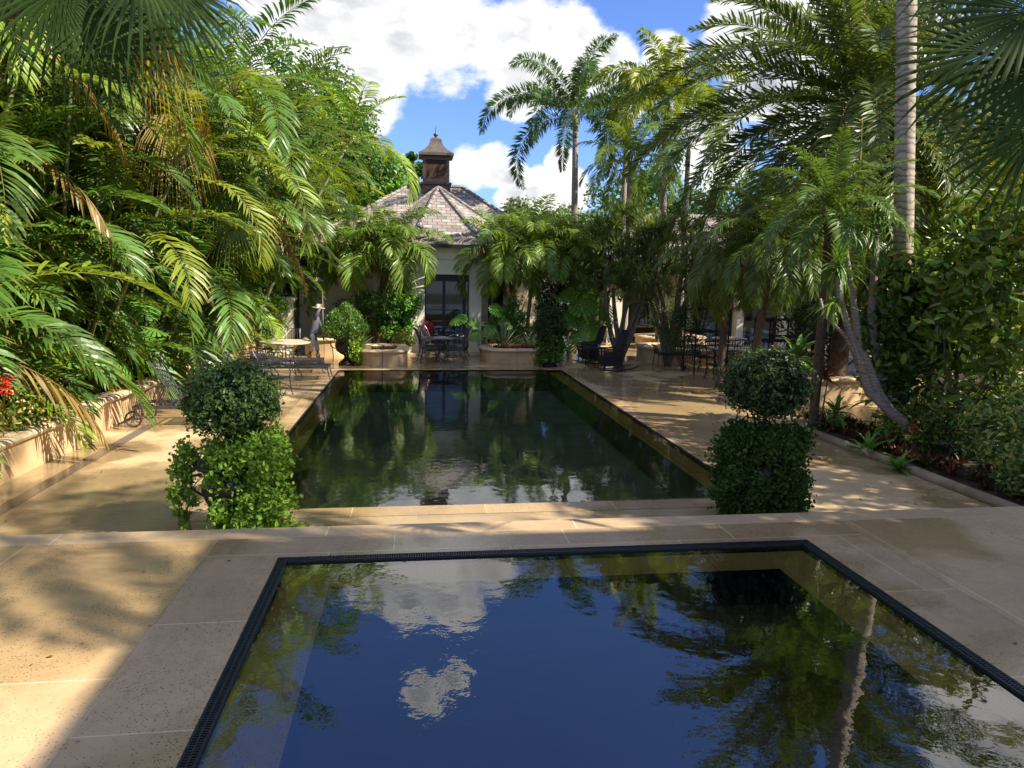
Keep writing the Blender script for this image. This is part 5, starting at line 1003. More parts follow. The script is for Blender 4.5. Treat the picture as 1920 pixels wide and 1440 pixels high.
# ------------------------------------------------------------------ topiaries in urns
def topiary(label, base, ball, ivy, seed, col, icol, nball=15000, lsz=.030, isz=.055, urn=1.0, cone=None):
    """ball=(cx,cy,cz,rx,rz); ivy=list of (x,y,z,r,count)"""
    r = np.random.default_rng(seed); t = thing('topiary', label, 'topiary', base, 0)
    g = G(); g.box(-.20*urn, .20*urn, -.20*urn, .20*urn, 0, .07*urn)
    prof = [(.001, .07), (.17, .07), (.18, .10), (.13, .13), (.07, .19), (.065, .25), (.09, .28), (.16, .31), (.27, .40), (.31, .52), (.30, .62), (.27, .68), (.30, .74), (.38, .79), (.385, .815), (.34, .82), (.31, .78), (.001, .77)]
    g.lathe([(a*urn, b*urn) for a, b in prof], (0, 0, 0), 28)
    u = g.build('urn', URN, t, smooth=False); C.objects[-1].data.polygons.foreach_set('use_smooth', [True]*len(u.data.polygons))
    for s_ in (-1, 1):
        h = G(); h.tube([(s_*.30*urn, 0, .45*urn), (s_*.42*urn, 0, .52*urn), (s_*.42*urn, 0, .66*urn), (s_*.31*urn, 0, .68*urn)], .016, 6); h.build('handle', URN, u)
    cx, cyy, cz, rx, rz = ball; g = G(); limb(g, (0, 0, .75*urn), (cx, cyy, cz), .035, .02, .1, r=r)
    for k in range(16): limb(g, (cx*.6, cyy*.6, cz-rz*.6), np.array([cx, cyy, cz])+sph(1, r)[0]*np.array([rx, rx, rz])*.8, .012, .004, .2, 5, 4, r)
    g.build('stem', BARKB, t)
    f = G(); d = sph(nball, r); d[:, 2] = np.where(r.random(nball) < .0, 0, d[:, 2])
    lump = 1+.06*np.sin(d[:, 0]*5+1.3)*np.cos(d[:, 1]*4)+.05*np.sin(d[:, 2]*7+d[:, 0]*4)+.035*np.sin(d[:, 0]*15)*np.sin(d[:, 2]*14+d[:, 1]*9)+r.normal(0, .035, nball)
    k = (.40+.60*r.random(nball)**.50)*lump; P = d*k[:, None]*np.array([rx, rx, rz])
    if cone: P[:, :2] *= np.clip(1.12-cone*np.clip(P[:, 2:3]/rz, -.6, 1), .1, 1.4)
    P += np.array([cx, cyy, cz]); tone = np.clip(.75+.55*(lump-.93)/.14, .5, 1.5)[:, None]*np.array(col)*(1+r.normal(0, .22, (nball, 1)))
    leaves(f, P, d, lsz*r.uniform(.5, 1.5, nball), np.clip(tone, .004, .9), .5, r, jit=1.5, up=.1)
    ns = nball//18; ds = sph(ns, r)      # stray sprigs
    P = np.array([cx, cyy, cz])+ds*np.array([rx, rx, rz])*(1.0+r.random((ns, 1))**2*.24)
    if not cone: leaves(f, np.repeat(P, 4, 0)+r.normal(0, .016, (ns*4, 3)), np.repeat(ds, 4, 0), lsz*1.1, np.array(col)*1.6, .5, r)
    f.build('crown', GLOSSY, t)
    v = G(); st = G()
    for (x, y, z, rad, n) in ivy:
        dd = sph(n, r); Pv = np.array([x, y, z])+r.normal(0, .62, (n, 3))*rad; Pv[:, 2] = np.maximum(Pv[:, 2], .015)
        leaves(v, Pv, dd, isz, np.clip(np.array(icol)*(1+r.normal(0, .22, (n, 1)))*np.clip(1+r.normal(0, .07), .8, 1.2), .01, .9), .58, r, jit=1.6, up=.2, six=n < 600)
    for k in range(26):
        x, y, z, rad, n = ivy[r.integers(len(ivy))]; a = r.uniform(0, 6.28); st.tube(arc((.3*urn*math.cos(a)*.8, .3*urn*math.sin(a)*.8, .8*urn), (x*1.1, y*1.1, max(z, .5*urn)+.1), (x+r.normal(0, .06), y+r.normal(0, .06), max(.03, z-rad)), 8), .004, 3)
    st.build('vine_stem', BARKB, v.build('trailing_ivy', MATTE, t)); return t
r = np.random.default_rng(300)
nb = gp(440, 1003); cb = at(436, 758, nb[1])-nb
iv = []
for k in range(64): iv.append((r.uniform(-.14, .50), -r.uniform(.06, .36), r.uniform(.08, 1.0), .095, 150))
for k in range(18): iv.append((r.uniform(.26, .54), r.uniform(-.25, .25), r.uniform(.2, 1.05), .10, 150))
for k in range(12): iv.append((r.uniform(-.05, .42), r.uniform(-.2, .3), r.uniform(.92, 1.08), .11, 150))
for k in range(17): iv.append((r.uniform(-.56, -.42)+.06*(k > 12), r.uniform(-.15, .1), .08+.055*k, .035+.0035*k, 22+4*k))
iv.append((.66, -.25, .06, .10, 120)); iv.append((.56, -.3, .10, .10, 140)); iv.append((.78, -.28, .04, .07, 60))
topiary('clipped dark green ball over bright trailing ivy in a dark urn, near left pool corner', nb, (cb[0], cb[1], cb[2]+.045, .45, .37), iv, 301, (.025, .048, .014), (.125, .21, .04), 15000, .042, .058)
n2 = gp(1420, 972); cb = at(1437, 727, n2[1])-n2; iv = []
for k in range(170):
    a = r.uniform(0, 2*PI); q = r.uniform(.28, .43); zz = r.uniform(.06, 1.06); iv.append((q*math.cos(a)*1.12, q*math.sin(a), zz, .10, 140))
for k in range(24): a = r.uniform(0, 2*PI); q = r.uniform(.0, .3); iv.append((q*math.cos(a), q*math.sin(a), r.uniform(.9, 1.04), .11, 120))
topiary('clipped dark ball above a full block of trailing ivy, near right pool corner', n2, (cb[0], cb[1], cb[2]+.05, .46, .37), iv, 302, (.018, .034, .011), (.034, .068, .019), 15000, .042, .052)
n3 = gp(650, 684); cb = at(647, 606, n3[1])-n3; iv = []
for k in range(26): iv.append((r.uniform(.16, .46), -r.uniform(-.1, .28), r.uniform(.20, 1.0), .10, 70))
topiary('cone topped ball in a dark urn with pale ivy, far left pool corner', n3, (cb[0], cb[1], cb[2], .62, .60), iv, 303, (.05, .095, .022), (.20, .30, .06), 9000, .055, .075, 1.12, cone=.42)
n4 = gp(1030, 687); cb = at(1032, 610, n4[1])-n4; iv = []
for k in range(60): a = r.uniform(0, 2*PI); q = r.uniform(.22, .40); iv.append((q*math.cos(a), q*math.sin(a), r.uniform(.1, 1.05), .11, 60))
topiary('dark clipped topiary standing in full ivy at the far right pool corner', n4, (cb[0], cb[1], cb[2], .50, .56), iv, 304, (.018, .035, .012), (.06, .12, .03), 8000, .055, .07, 1.05)
g = G(); vr = np.random.default_rng(9); q0 = gp(566, 985); 
for k in range(8): 
    a_ = q0+np.array([k*.11-.15, -.02*k+vr.normal(0, .02), .012]); g.tube([a_-q0, a_-q0+np.array([.06, .01, .008]), a_-q0+np.array([.12, -.01, 0])], .003, 3, (.07, .05, .03))
    leaves(g, np.tile(a_-q0, (7, 1))+vr.normal(0, .03, (7, 3))*np.array([1, 1, .3])+np.array([0, 0, .015]), np.tile([0, 0, 1.], (7, 1)), .035, (.07, .12, .03), .6, vr)
tag(g.build('fallen_vine', LEAF, loc=q0), 'thin vine trailing over the paving from the near left topiary', 'vine')
# ------------------------------------------------------------------ iron garden furniture
def iron_chair(label, loc_, rz, group, mat=None, scale=1, cushion=None):
    t = thing('garden_chair', label, 'chair', loc_, rz, group, scale); mt = mat or IRON
    s_ = G(); w_, d_, h = .46, .46, .43
    for x in np.linspace(-w_/2, w_/2, 2): s_.box(x-.012, x+.012, -d_/2, d_/2, h-.02, h+.01)
    for y in (-d_/2, d_/2): s_.box(-w_/2, w_/2, y-.012, y+.012, h-.019, h+.011)
    for k in range(-7, 8):                                        # woven lattice
        for sg in (1, -1):
            x0 = k*.066; pts = [(x, sg*(x-x0)) for x in (-w_/2, w_/2)]; 
            y0, y1 = pts[0][1], pts[1][1]; lo, hi = -d_/2, d_/2
            def cl(xa, ya, xb, yb):
                ts = []
                for yy in (lo, hi):
                    if (ya-yy)*(yb-yy) < 0: ts.append((yy-ya)/(yb-ya))
                a_ = 0 if lo <= ya <= hi else (min(ts) if ts else None); b_ = 1 if lo <= yb <= hi else (max(ts) if ts else None)
                return (a_, b_)
            a_, b_ = cl(-w_/2, y0, w_/2, y1)
            if a_ is None or b_ is None or b_ <= a_: continue
            xa, ya, xb, yb = -w_/2+a_*w_, y0+a_*(y1-y0), -w_/2+b_*w_, y0+b_*(y1-y0); s_.tube([(xa, ya, h+.003*sg), (xb, yb, h+.003*sg)], .0085, 4)
    s_.build('seat', mt, t)
    b = G()
    for x in (-.23, .23): b.tube([(x, -.23, h), (x, -.26, h+.25), (x*.98, -.34, h+.46), (x*.95, -.42, h+.58), (x*.93, -.46, h+.60)], .014, 6)
    b.tube(arc((-.22, -.40, h+.55), (0, -.44, h+.63), (.22, -.40, h+.55), 8), .013, 6); b.tube([(-.23, -.25, h+.10), (.23, -.25, h+.10)], .010, 5)
    for x in np.linspace(-.16, .16, 6): b.tube([(x, -.25, h+.10), (x*.9, -.30, h+.33), (x, -.41, h+.58)], .007, 4)
    b.build('backrest', mt, t)
    for x in (-.24, .24):
        a = G(); a.tube([(x, -.27, h+.25), (x*1.15, -.08, h+.30), (x*1.2, .12, h+.26), (x*1.15, .23, h+.12), (x, .22, h)], .013, 6); a.build('armrest', mt, t)
        l1 = G(); l1.tube([(x*.95, .22, h), (x*1.0, .24, h*.5), (x*1.05, .27, .02), (x*1.05, .30, .02)], .014, 6); l1.build('leg', mt, t)
        l2 = G(); l2.tube([(x*.95, -.22, h), (x*.98, -.25, h*.5), (x*1.05, -.32, .015)], .014, 6); l2.build('leg', mt, t)
    g = G()
    for x in (-.23, .23): g.tube(arc((x, -.25, .16), (x, 0, .36), (x, .25, .16), 8), .008, 4)
    g.tube(arc((-.23, .25, .16), (0, .25, .36), (.23, .25, .16), 8), .008, 4); g.build('stretcher', mt, t)
    if cushion:
        c_ = G(); c_.lathe([(.001, -.07), (.20, -.06), (.23, 0), (.20, .06), (.001, .07)], (0, 0, 0), 16); o = c_.build('cushion', cushion, t, smooth=True); o.location = (0, -.26, h+.36); o.rotation_euler = (PI/2-.25, 0, 0); o.scale = (1, 1.25, 1)
        c_ = G(); c_.lathe([(.001, -.04), (.22, -.035), (.24, 0), (.22, .035), (.001, .04)], (0, 0, h+.05), 4, rot=PI/4); c_.build('seat_cushion', cushion, t)
    return t
def round_table(label, loc_, rad, h, mat_top, group=None, mt=None, th=.035, rz=0):
    t = thing('round_table', label, 'table', loc_, rz, group); g = G(); g.lathe([(.001, h-th), (rad-.01, h-th), (rad, h-th*.5), (rad-.005, h), (.001, h)], (0, 0, 0), 36); g.build('table_top', mat_top, t)
    m_ = mt or IRON
    for k in range(4):
        a = k*PI/2+PI/4; c_, s_ = math.cos(a), math.sin(a); l_ = G(); l_.tube([(c_*rad*.72, s_*rad*.72, h-th-.01), (c_*rad*.5, s_*rad*.5, h*.72), (c_*rad*.22, s_*rad*.22, h*.42), (c_*rad*.42, s_*rad*.42, .16), (c_*rad*.62, s_*rad*.62, .02)], .018, 6); l_.build('leg', m_, t)
    g = G(); g.lathe([(rad*.74, h-th-.03), (rad*.77, h-th-.03), (rad*.77, h-th-.005), (rad*.74, h-th-.005), (rad*.74, h-th-.03)], (0, 0, 0), 32); g.tube([(rad*.23*math.cos(a), rad*.23*math.sin(a), h*.42) for a in np.linspace(0, 2*PI, 17)], .010, 5); g.build('apron', m_, t); return t
def chaise(label, loc_, rz, group='wheeled iron sun loungers', back=1.12, scale=1):
    """head end at -x, foot end at +x"""
    t = thing('sun_lounger', label, 'sun lounger', loc_, rz, group, scale); h = .36; L_ = 1.95; W_ = .66
    s_ = G()
    for y in (-W_/2, W_/2): s_.box(-.75, L_-.75, y-.018, y+.018, h-.04, h+.02)
    for x in (-.75, L_-.80): s_.box(x, x+.03, -W_/2, W_/2, h-.035, h+.018)
    for x in np.arange(.06, L_-.80, .068): s_.box(x, x+.028, -W_/2+.018, W_/2-.018, h-.004, h+.008)
    for k in range(5):
        y = -W_/2+.11*(k+1); s_.box(.02, L_-.80, y-.012, y+.012, h-.014, h-.004)
    s_.build('seat', IRON, t)
    b = G(); c_, sn = math.cos(back), math.sin(back); p = lambda u, y: (-.02-u*c_, y, h+.02+u*sn)
    for y in (-W_/2+.07, W_/2-.07): b.tube([p(0, y), p(.4, y), p(.75, y), tuple(np.array(p(.90, y))+(-.03, 0, .0)), tuple(np.array(p(.93, y))+(-.10, 0, -.01))], .015, 6)
    for u in (.03, .42, .84): b.tube([p(u, -W_/2+.07), p(u, W_/2-.07)], .012, 6)
    for y in np.linspace(-W_/2+.13, W_/2-.13, 6): b.tube([p(.03, y), p(.84, y)], .009, 5)
    b.tube([(-.45, -.1, h), p(.45, -.1)], .009, 5); b.tube([(-.45, .1, h), p(.45, .1)], .009, 5); b.build('backrest', IRON, t)
    for y in (-W_/2-.02, W_/2+.02):
        a = G(); a.tube(np.concatenate([arc((-.62, y, h-.02), (-.58, y, h+.42), (-.12, y, h+.40), 8), arc((-.12, y, h+.40), (.22, y, h+.40), (.24, y, h+.20), 7)[1:], arc((.24, y, h+.20), (.20, y, h+.08), (.33, y, h+.04), 4)[1:]]), .014, 6); a.build('armrest', IRON, t)
        l_ = G(); l_.tube([(.34, y, h+.08), (.345, y, h-.05), (.36, y, .18), (.43, y, .03), (.47, y, .02)], .016, 6); l_.build('leg', IRON, t)
        l_ = G(); l_.tube([(L_-.78, y*.97, h), (L_-.76, y*.97, .2), (L_-.72, y*.97, .03), (L_-.66, y*.97, .02)], .016, 6); l_.build('leg', IRON, t)
        w_ = G(); a_ = np.linspace(0, 2*PI, 25); R_ = .135
        w_.tube([(-.72+R_*math.cos(q), y*1.1, R_+.018+R_*math.sin(q)) for q in a_], .017, 6); wo_ = w_.build('wheel', RUBBER, t)
        sp = G()
        for q in np.arange(6)*PI/3: sp.tube([(-.72, y*1.1, R_+.018), (-.72+R_*math.cos(q), y*1.1, R_+.018+R_*math.sin(q))], .008, 4)
        sp.tube([(-.72, y*1.1-.02, R_+.018), (-.72, y*1.1+.02, R_+.018)], .03, 8); sp.tube([(-.72, y*1.1, R_+.018), (-.70, y*.97, h-.02)], .012, 5); sp.build('spoke', IRON, wo_)
    e = G(); e.tube([(L_-.77, -W_/2, h+.20), (L_-.77, W_/2, h+.20)], .013, 6)
    for y in np.linspace(-W_/2, W_/2, 6): e.tube([(L_-.77, y, h), (L_-.77, y, h+.20)], .010, 4)
    return t
GC = 'wheeled iron sun loungers'
w0 = gp(252, 801); ch0 = chaise('grey iron sun lounger with upright back and spoked wheels, nearest the camera', (w0[0]+.72, w0[1]+.36, 0), .0)
dup(ch0, 'second grey iron sun lounger, behind the near left topiary ball', (w0[0]+.78, w0[1]+2.5, 0), .05, group=GC)
# foot end visible above the topiary
w2 = gp(612, 714); l3 = chaise( 'third sun lounger, its foot end beside the pool left of the man', (w2[0]-1.15, w2[1]+.33, 0), .03, GC, .22)
dup(l3, 'fourth sun lounger, its round arm loop seen behind the third', (w2[0]-1.5, w2[1]+1.75, 0), .03, group=GC)
iron_chair('iron garden chair with curled feet between the topiary ball and the third lounger', (*gp(518, 742)[:2], 0), -1.9, 'grey iron garden chairs by the pool')
iron_chair('iron garden chair with big arched arms left of the pale yellow shrub', (*gp(395, 742)[:2], 0), 1.2, 'grey iron garden chairs by the pool')
round_table('small travertine side table beside the nearest sun lounger', (w0[0]+1.05, w0[1]+1.5, 0), .26, .50, TABLET)
round_table('small travertine side table further back behind the topiary ball', (w0[0]+1.3, w0[1]+3.9, 0), .28, .52, TABLET)
tt = gp(541, 690); ty = tt[1]+.6
round_table('big round travertine table on pale legs left of the man', (float(at(535, 640, ty)[0]), ty, 0), .76, float(at(540, 640, ty)[2]), TABLET, mt=TABLET, th=.05)
iron_chair('iron garden chair tucked under the big travertine table', (float(at(545, 640, ty+1.1)[0]), ty+1.2, 0), PI, 'grey iron garden chairs by the pool')
iron_chair('iron garden chair at the left side of the big travertine table', (float(at(500, 640, ty+.9)[0]), ty+.9, 0), -1.0, 'grey iron garden chairs by the pool')
# dining set by the doors
GD = 'grey iron chairs round the glass table'
q = gp(800, 683); iron_chair('grey iron chair left of the glass table, its back to the water', (q[0]+.08, q[1]+.4, 0), -PI/2+.18, GD, scale=1.12)
q2 = gp(862, 683); iron_chair('grey iron chair right of the glass table, its back to the water', (q2[0]-.12, q2[1]+.4, 0), PI/2-.18, GD, scale=1.12)
iron_chair('grey iron chair on the far side of the glass table, left', (q[0]+.25, q[1]+1.7, 0), -PI/2-.5, GD, scale=1.08)
iron_chair('grey iron chair on the far side of the glass table, right', (q2[0]+.0, q2[1]+1.7, 0), PI/2+.5, GD, scale=1.08)
GT = simple('table_glass', (.20, .22, .22), .08, .1, 5, spec=.8, bmp=0)
tx = (q[0]+q2[0])/2; round_table('round glass topped iron table in front of the pavilion doors', (tx, q[1]+1.1, 0), .48, .76, GT, th=.02)
iron_chair('dark chair with a red oval back cushion just outside the pavilion doors', (float(at(806, 600, 25.6)[0]), 25.65, .0), PI+.3, None, IRONDK, 1.12, RED)
# mosaic inlay of small dark squares in the paving
g = G(); mi_ = gp(790, 676)
for i in range(4):
    for j in range(9):
        x, y = mi_[0]-.75+j*.26+(i % 2)*.13, mi_[1]-.35+i*.42; d_ = .055; g.add([(x-d_, y, .005), (x, y-d_, .005), (x+d_, y, .005), (x, y+d_, .005)], np.array([(0, 1, 2, 3)]))
struct(g, 'paving_inlay', IRONDK)
# right hand seating
GR = 'dark iron chairs in the shade on the right'
def bench(label, loc_, rz):
    t = thing('iron_bench', label, 'bench', loc_, rz); s_ = G()
    for y in np.linspace(-.26, .26, 10): s_.box(-.8, .8, y-.018, y+.018, .40, .43)
    s_.box(-.8, .8, -.28, -.262, .39, .431); s_.box(-.8, .8, .262, .28, .39, .431); s_.build('seat', IRONDK, t)
    for x in (-.78, .78):
        for y in (-.26, .26): l_ = G(); l_.tube([(x, y, .42), (x*1.02, y*1.05, .2), (x*1.03, y*1.1, .05), (x*1.08, y*1.2, .02)], .015, 6); l_.build('leg', IRONDK, t)
    e = G()
    for y in np.linspace(-.24, .24, 6): e.tube([(-.78, y, .42), (-.84, y, .66), (-.90, y, .70)], .009, 4)
    e.tube([(-.9, -.26, .70), (-.9, .26, .70)], .012, 5); e.build('end_rail', IRONDK, t); return t
b_ = gp(1272, 689); bench('long dark iron bench with a raised left end rail in front of the shaded planter', (b_[0]+.15, b_[1]+.3, 0), -.05)
t1 = gp(1370, 700); round_table('round stone topped table nearer the near right topiary, on dark scrolled legs', (t1[0], t1[1]+.55, 0), .56, .72, TABLET, mt=IRONDK)
t2 = gp(1378, 684); round_table('round stone topped table behind the other, under the drooping fronds', (t2[0]+.3, t2[1]+1.2, 0), .6, .80, TABLET, mt=IRONDK)
for (px, py, rz, lb) in ((1352, 716, 3.3, 'dark iron chair nearest the pool at the stone topped tables'), (1322, 698, -1.5, 'dark iron chair at the left end of the stone topped tables'), (1392, 712, 2.6, 'dark iron chair half hidden by the near right topiary'), (1410, 690, 1.6, 'dark iron chair behind the near right topiary ball'), (1345, 683, -.4, 'dark iron chair on the far side of the stone topped tables')):
    p_ = gp(px, py); iron_chair(lb, (p_[0], p_[1]+.15, 0), rz, GR, IRONDK, 1.08)
def rocker(label, loc_, rz, scale=1):
    t = thing('rocking_chair', label, 'rocking chair', loc_, rz, 'black wicker rocking chairs', scale)   # faces -x
    s_ = G(); s_.box(-.30, .28, -.29, .29, .36, .42); s_.box(-.30, -.27, -.29, .29, .20, .36); s_.box(-.27, .28, -.29, -.27, .16, .36); s_.box(-.27, .28, .27, .29, .16, .36); s_.build('seat', WICKER, t)
    b = G(); K = 9; J = 9; V = []
    for th in (0, .035):
        for i in range(K):
            u = i/(K-1); zz = .40+u*.82; xx = .26+.26*u**1.2+th; hw_ = .27+.05*math.sin(PI*u*.9)
            if u > .75: hw_ *= math.cos((u-.75)/.25*1.15)**.6
            for j in range(J): v = j/(J-1)*2-1; V.append((xx-.10*v*v+.02, v*hw_, zz))
    F_ = [(a*K*J+i*J+j, a*K*J+i*J+j+1, a*K*J+(i+1)*J+j+1, a*K*J+(i+1)*J+j) for a in (0, 1) for i in range(K-1) for j in range(J-1)]
    rim = [i*J for i in range(K)]+[(K-1)*J+j for j in range(1, J)]+[i*J+J-1 for i in range(K-2, -1, -1)]
    F_ += [(rim[i], rim[i+1], rim[i+1]+K*J, rim[i]+K*J) for i in range(len(rim)-1)]; b.add(V, np.array(F_)); b.build('backrest', WICKER, t)
    for y in (-.31, .31):
        a = G(); a.tube([(-.31, y, .40), (-.32, y, .62), (-.24, y, .665), (.05, y, .66), (.28, y*.98, .70), (.38, y*.9, .82)], .024, 7)
        for zz in np.linspace(.42, .64, 8): a.box(-.30, .30, y-.008, y+.008, zz, zz+.024)
        a.build('armrest', WICKER, t)
        for x in (-.27, .25): l_ = G(); l_.tube([(x, y*.9, .40), (x*1.05, y*.92, .05+.02*(x > 0))], .018, 6); l_.build('leg', WICKER, t)
        k_ = G(); k_.tube([(x, y*.93, .022+.20*(x-.02)**2) for x in np.linspace(-.48, .78, 14)], .020, 6); k_.build('rocker', WICKER, t)
    return t
p_ = gp(1150, 697); rk = rocker('black wicker rocking chair standing closest to the pool, seen side on', (p_[0]-.02, p_[1]+.3, 0), .12, 1.02)
p_ = gp(1112, 688); dup(rk, 'black wicker rocking chair behind the little table, mostly hidden', (p_[0]+.1, p_[1]+1.0, 0), .0, 1.02, 'black wicker rocking chairs')
st_ = thing('side_table', 'small black wicker table with a cup on it between the rocking chairs', 'table', (*gp(1115, 686)[:2], 0)); g = G(); g.box(-.30, .30, -.22, .22, .56, .60); g.build('table_top', WICKER, st_)
for x in (-.26, .26):
    for y in (-.18, .18): g = G(); g.box(x-.02, x+.02, y-.02, y+.02, 0, .56); g.build('leg', WICKER, st_)
g = G(); g.box(-.27, .27, -.19, .19, .2, .225); g.build('shelf', WICKER, st_)
q = gp(1115, 686); g = G(); g.lathe([(.001, 0), (.035, 0), (.042, .10), (.038, .10), (.03, .01)], (0, 0, 0), 12); tag(g.build('cup', simple('blue_cup', (.25, .34, .45), .3, .1, 4), loc=(q[0]+.12, q[1], .602)), 'pale blue cup on the small wicker table', 'cup')
# iron arbours and plant stands
def arbour(label, px, Y, wpx, ztop, seed, tiers=2, depth=.9):
    x0, x1 = sx(px, Y), sx(px+wpx, Y); t = thing('plant_stand', label, 'plant stand', (x0, Y, 0)); W_ = x1-x0
    for x in (0, W_):
        for y in (0, depth): g = G(); g.box(x-.018, x+.018, y-.018, y+.018, 0, ztop); g.build('post', IRONDK, t)
    for k in range(tiers):
        z = ztop*(1-.34*k)-.02; g = G()
        for y in np.linspace(.0, depth, 7): g.box(0.018, W_-.018, y-.009, y+.009, z, z+.02)
        for x in (0.02, W_-.05): g.box(x, x+.03, 0, depth, z-.03, z-.002)
        g.build('shelf', IRONDK, t)
    g = G(); g.tube(arc((0, 0, ztop), (W_/2, 0, ztop+.28), (W_, 0, ztop), 10), .012, 5); g.tube(arc((0, depth, ztop), (W_/2, depth, ztop+.28), (W_, depth, ztop), 10), .012, 5)
    for x in np.linspace(.1, W_-.1, 5): g.tube([(x, 0, ztop*.55), (x+.05, 0, ztop*.7), (x, 0, ztop-.02)], .007, 4)
    g.build('scrollwork', IRONDK, t); return t
arbour('tall dark iron plant stand left of the pale post in the shade', 1312, 20.2, 62, 1.95, 1)
arbour('wide dark iron plant stand behind the green ti plant', 1452, 18.6, 66, 1.75, 2)
arbour('low dark iron shelf stand right of the wide plant stand', 1490, 17.6, 80, 1.35, 3)
# ------------------------------------------------------------------ the man
pb = gp(588, 679); PE = thing('person', 'person in straw hat, slate shirt and white trousers, holding an upright pole by the urn', 'person', (pb[0], pb[1], 0), 0)
def skin(name, pts, edges, rad, mat, parent, sub=2, root=0):
    me = bpy.data.meshes.new(name); me.from_pydata([tuple(map(float, p)) for p in pts], edges, []); o = bpy.data.objects.new(name, me); C.objects.link(o); o.parent = parent
    md = o.modifiers.new('skin', 'SKIN'); md.use_smooth_shade = True; 
    for i, v in enumerate(me.skin_vertices[0].data):
        q = rad[i]; v.radius = (q, q) if np.isscalar(q) else q; v.use_root = (i == root)
    ms = o.modifiers.new('sub', 'SUBSURF'); ms.levels = sub; ms.render_levels = sub; me.materials.append(mat); return o
# x forward (towards the pool), y lateral: far side +, near side -
J = dict(pel=(0, 0, .90), wai=(.02, 0, 1.05), che=(.08, 0, 1.28), nec=(.135, 0, 1.47), hd0=(.17, 0, 1.56), hd1=(.20, 0, 1.66), hd2=(.205, 0, 1.74),
 sl=(.12, .17, 1.42), el_=(.20, .20, 1.17), wl=(.315, .12, .93), sr=(.10, -.17, 1.43), er=(.20, -.24, 1.60), wr=(.275, -.13, 1.76),
 hl=(.0, .09, .87), kl=(.10, .10, .50), al=(.14, .10, .10), tl=(.27, .11, .035), hr=(0, -.09, .87), kr=(-.04, -.10, .48), ar=(-.14, -.10, .11), tr=(-.02, -.11, .035))
nm = list(J); ix = {k: i for i, k in enumerate(nm)}; rad = dict(pel=(.13, .10), wai=(.12, .09), che=(.15, .11), nec=.055, hd0=(.065, .07), hd1=(.078, .09), hd2=(.055, .065), sl=.055, el_=.038, wl=.026, sr=.055, er=.038, wr=.026, hl=.085, kl=.055, al=.038, tl=.03, hr=.085, kr=.055, ar=.038, tr=.03)
pts = [J[k] for k in nm]; rd = [rad[k] for k in nm]; E_ = [(ix[a], ix[b]) for a, b in (('pel', 'wai'), ('wai', 'che'), ('che', 'nec'), ('nec', 'hd0'), ('hd0', 'hd1'), ('hd1', 'hd2'), ('che', 'sl'), ('sl', 'el_'), ('el_', 'wl'), ('che', 'sr'), ('sr', 'er'), ('er', 'wr'), ('pel', 'hl'), ('hl', 'kl'), ('kl', 'al'), ('al', 'tl'), ('pel', 'hr'), ('hr', 'kr'), ('kr', 'ar'), ('ar', 'tr'))]
# hands closed round the vertical pole at x=.335
def hand(wk, cx, cyy, cz):
    p = len(pts); pts.append((cx-.035, cyy-.01, cz)); rd.append((.03, .018)); E_.append((ix[wk], p))
    for k, (dz, ln) in enumerate(((.034, .95), (.012, 1.05), (-.010, 1.0), (-.030, .85))):
        q = len(pts); pts.extend([(cx-.005, cyy-.028, cz+dz), (cx+.022*ln, cyy-.022, cz+dz), (cx+.028*ln, cyy+.006, cz+dz), (cx+.010, cyy+.018, cz+dz)]); rd.extend([.010, .009, .0085, .008]); E_.extend([(p, q), (q, q+1), (q+1, q+2), (q+2, q+3)])
    q = len(pts); pts.extend([(cx-.02, cyy+.02, cz+.03), (cx+.005, cyy+.024, cz+.045)]); rd.extend([.011, .009]); E_.extend([(p, q), (q, q+1)])
hand('wr', .335, -.10, 1.80); hand('wl', .345, -.09, .90)
body = skin('body', pts, E_, rd, SKIN, PE, 2, ix['pel'])
fc = G(); fc.lathe([(.001, -.012), (.011, -.006), (.012, 0), (.008, .008), (.001, .012)], (.285, 0, 1.655), 8, sx=1.8); fc.build('nose', SKIN, body)
for s_ in (-1, 1):
    fc = G(); fc.lathe([(.001, -.008), (.008, 0), (.001, .008)], (.270, s_*.032, 1.675), 8); fc.build('eye', DARKF, body)
    fc = G(); fc.lathe([(.001, -.03), (.018, -.015), (.02, .01), (.001, .03)], (.19, s_*.088, 1.655), 8, sx=1, sy=.5); fc.build('ear', SKIN, body)
fc = G(); fc.box(.268, .275, -.022, .022, 1.612, 1.618); fc.build('mouth', simple('lip', (.2, .06, .05), .5), body)
hr_ = G(); hr_.lathe([(.001, -.10), (.075, -.06), (.092, 0), (.08, .06), (.001, .09)], (.165, 0, 1.68), 14); hr_.build('hair', HAIR, PE, smooth=True)
def sub_skin(name, keys, edges, add, mat, extra=(), rootk=None):
    k2 = {k: i for i, k in enumerate(keys)}; P_ = [extra[k][0] if k in extra else J[k] for k in keys] if isinstance(extra, dict) else [J[k] for k in keys]
    r_ = [(extra[k][1] if isinstance(extra, dict) and k in extra else (tuple(q+add for q in rad[k]) if not np.isscalar(rad[k]) else rad[k]+add)) for k in keys]
    return skin(name, P_, [(k2[a], k2[b]) for a, b in edges], r_, mat, PE, 2, k2[rootk or keys[0]])
sh = G(); tb = lambda pts_, rr_, n_=14: np.array([pts_, rr_], dtype=object)
K_ = [(-.03, 0, .74), (-.02, 0, .80), (.0, 0, .92), (.03, 0, 1.06), (.075, 0, 1.22), (.11, 0, 1.36), (.125, 0, 1.43), (.135, 0, 1.47)]
n0 = sh.n; sh.tube(K_, [.150, .146, .132, .130, .138, .128, .095, .062], 16)
V_ = sh.v[-1]; V_[:, 1] *= 1.22
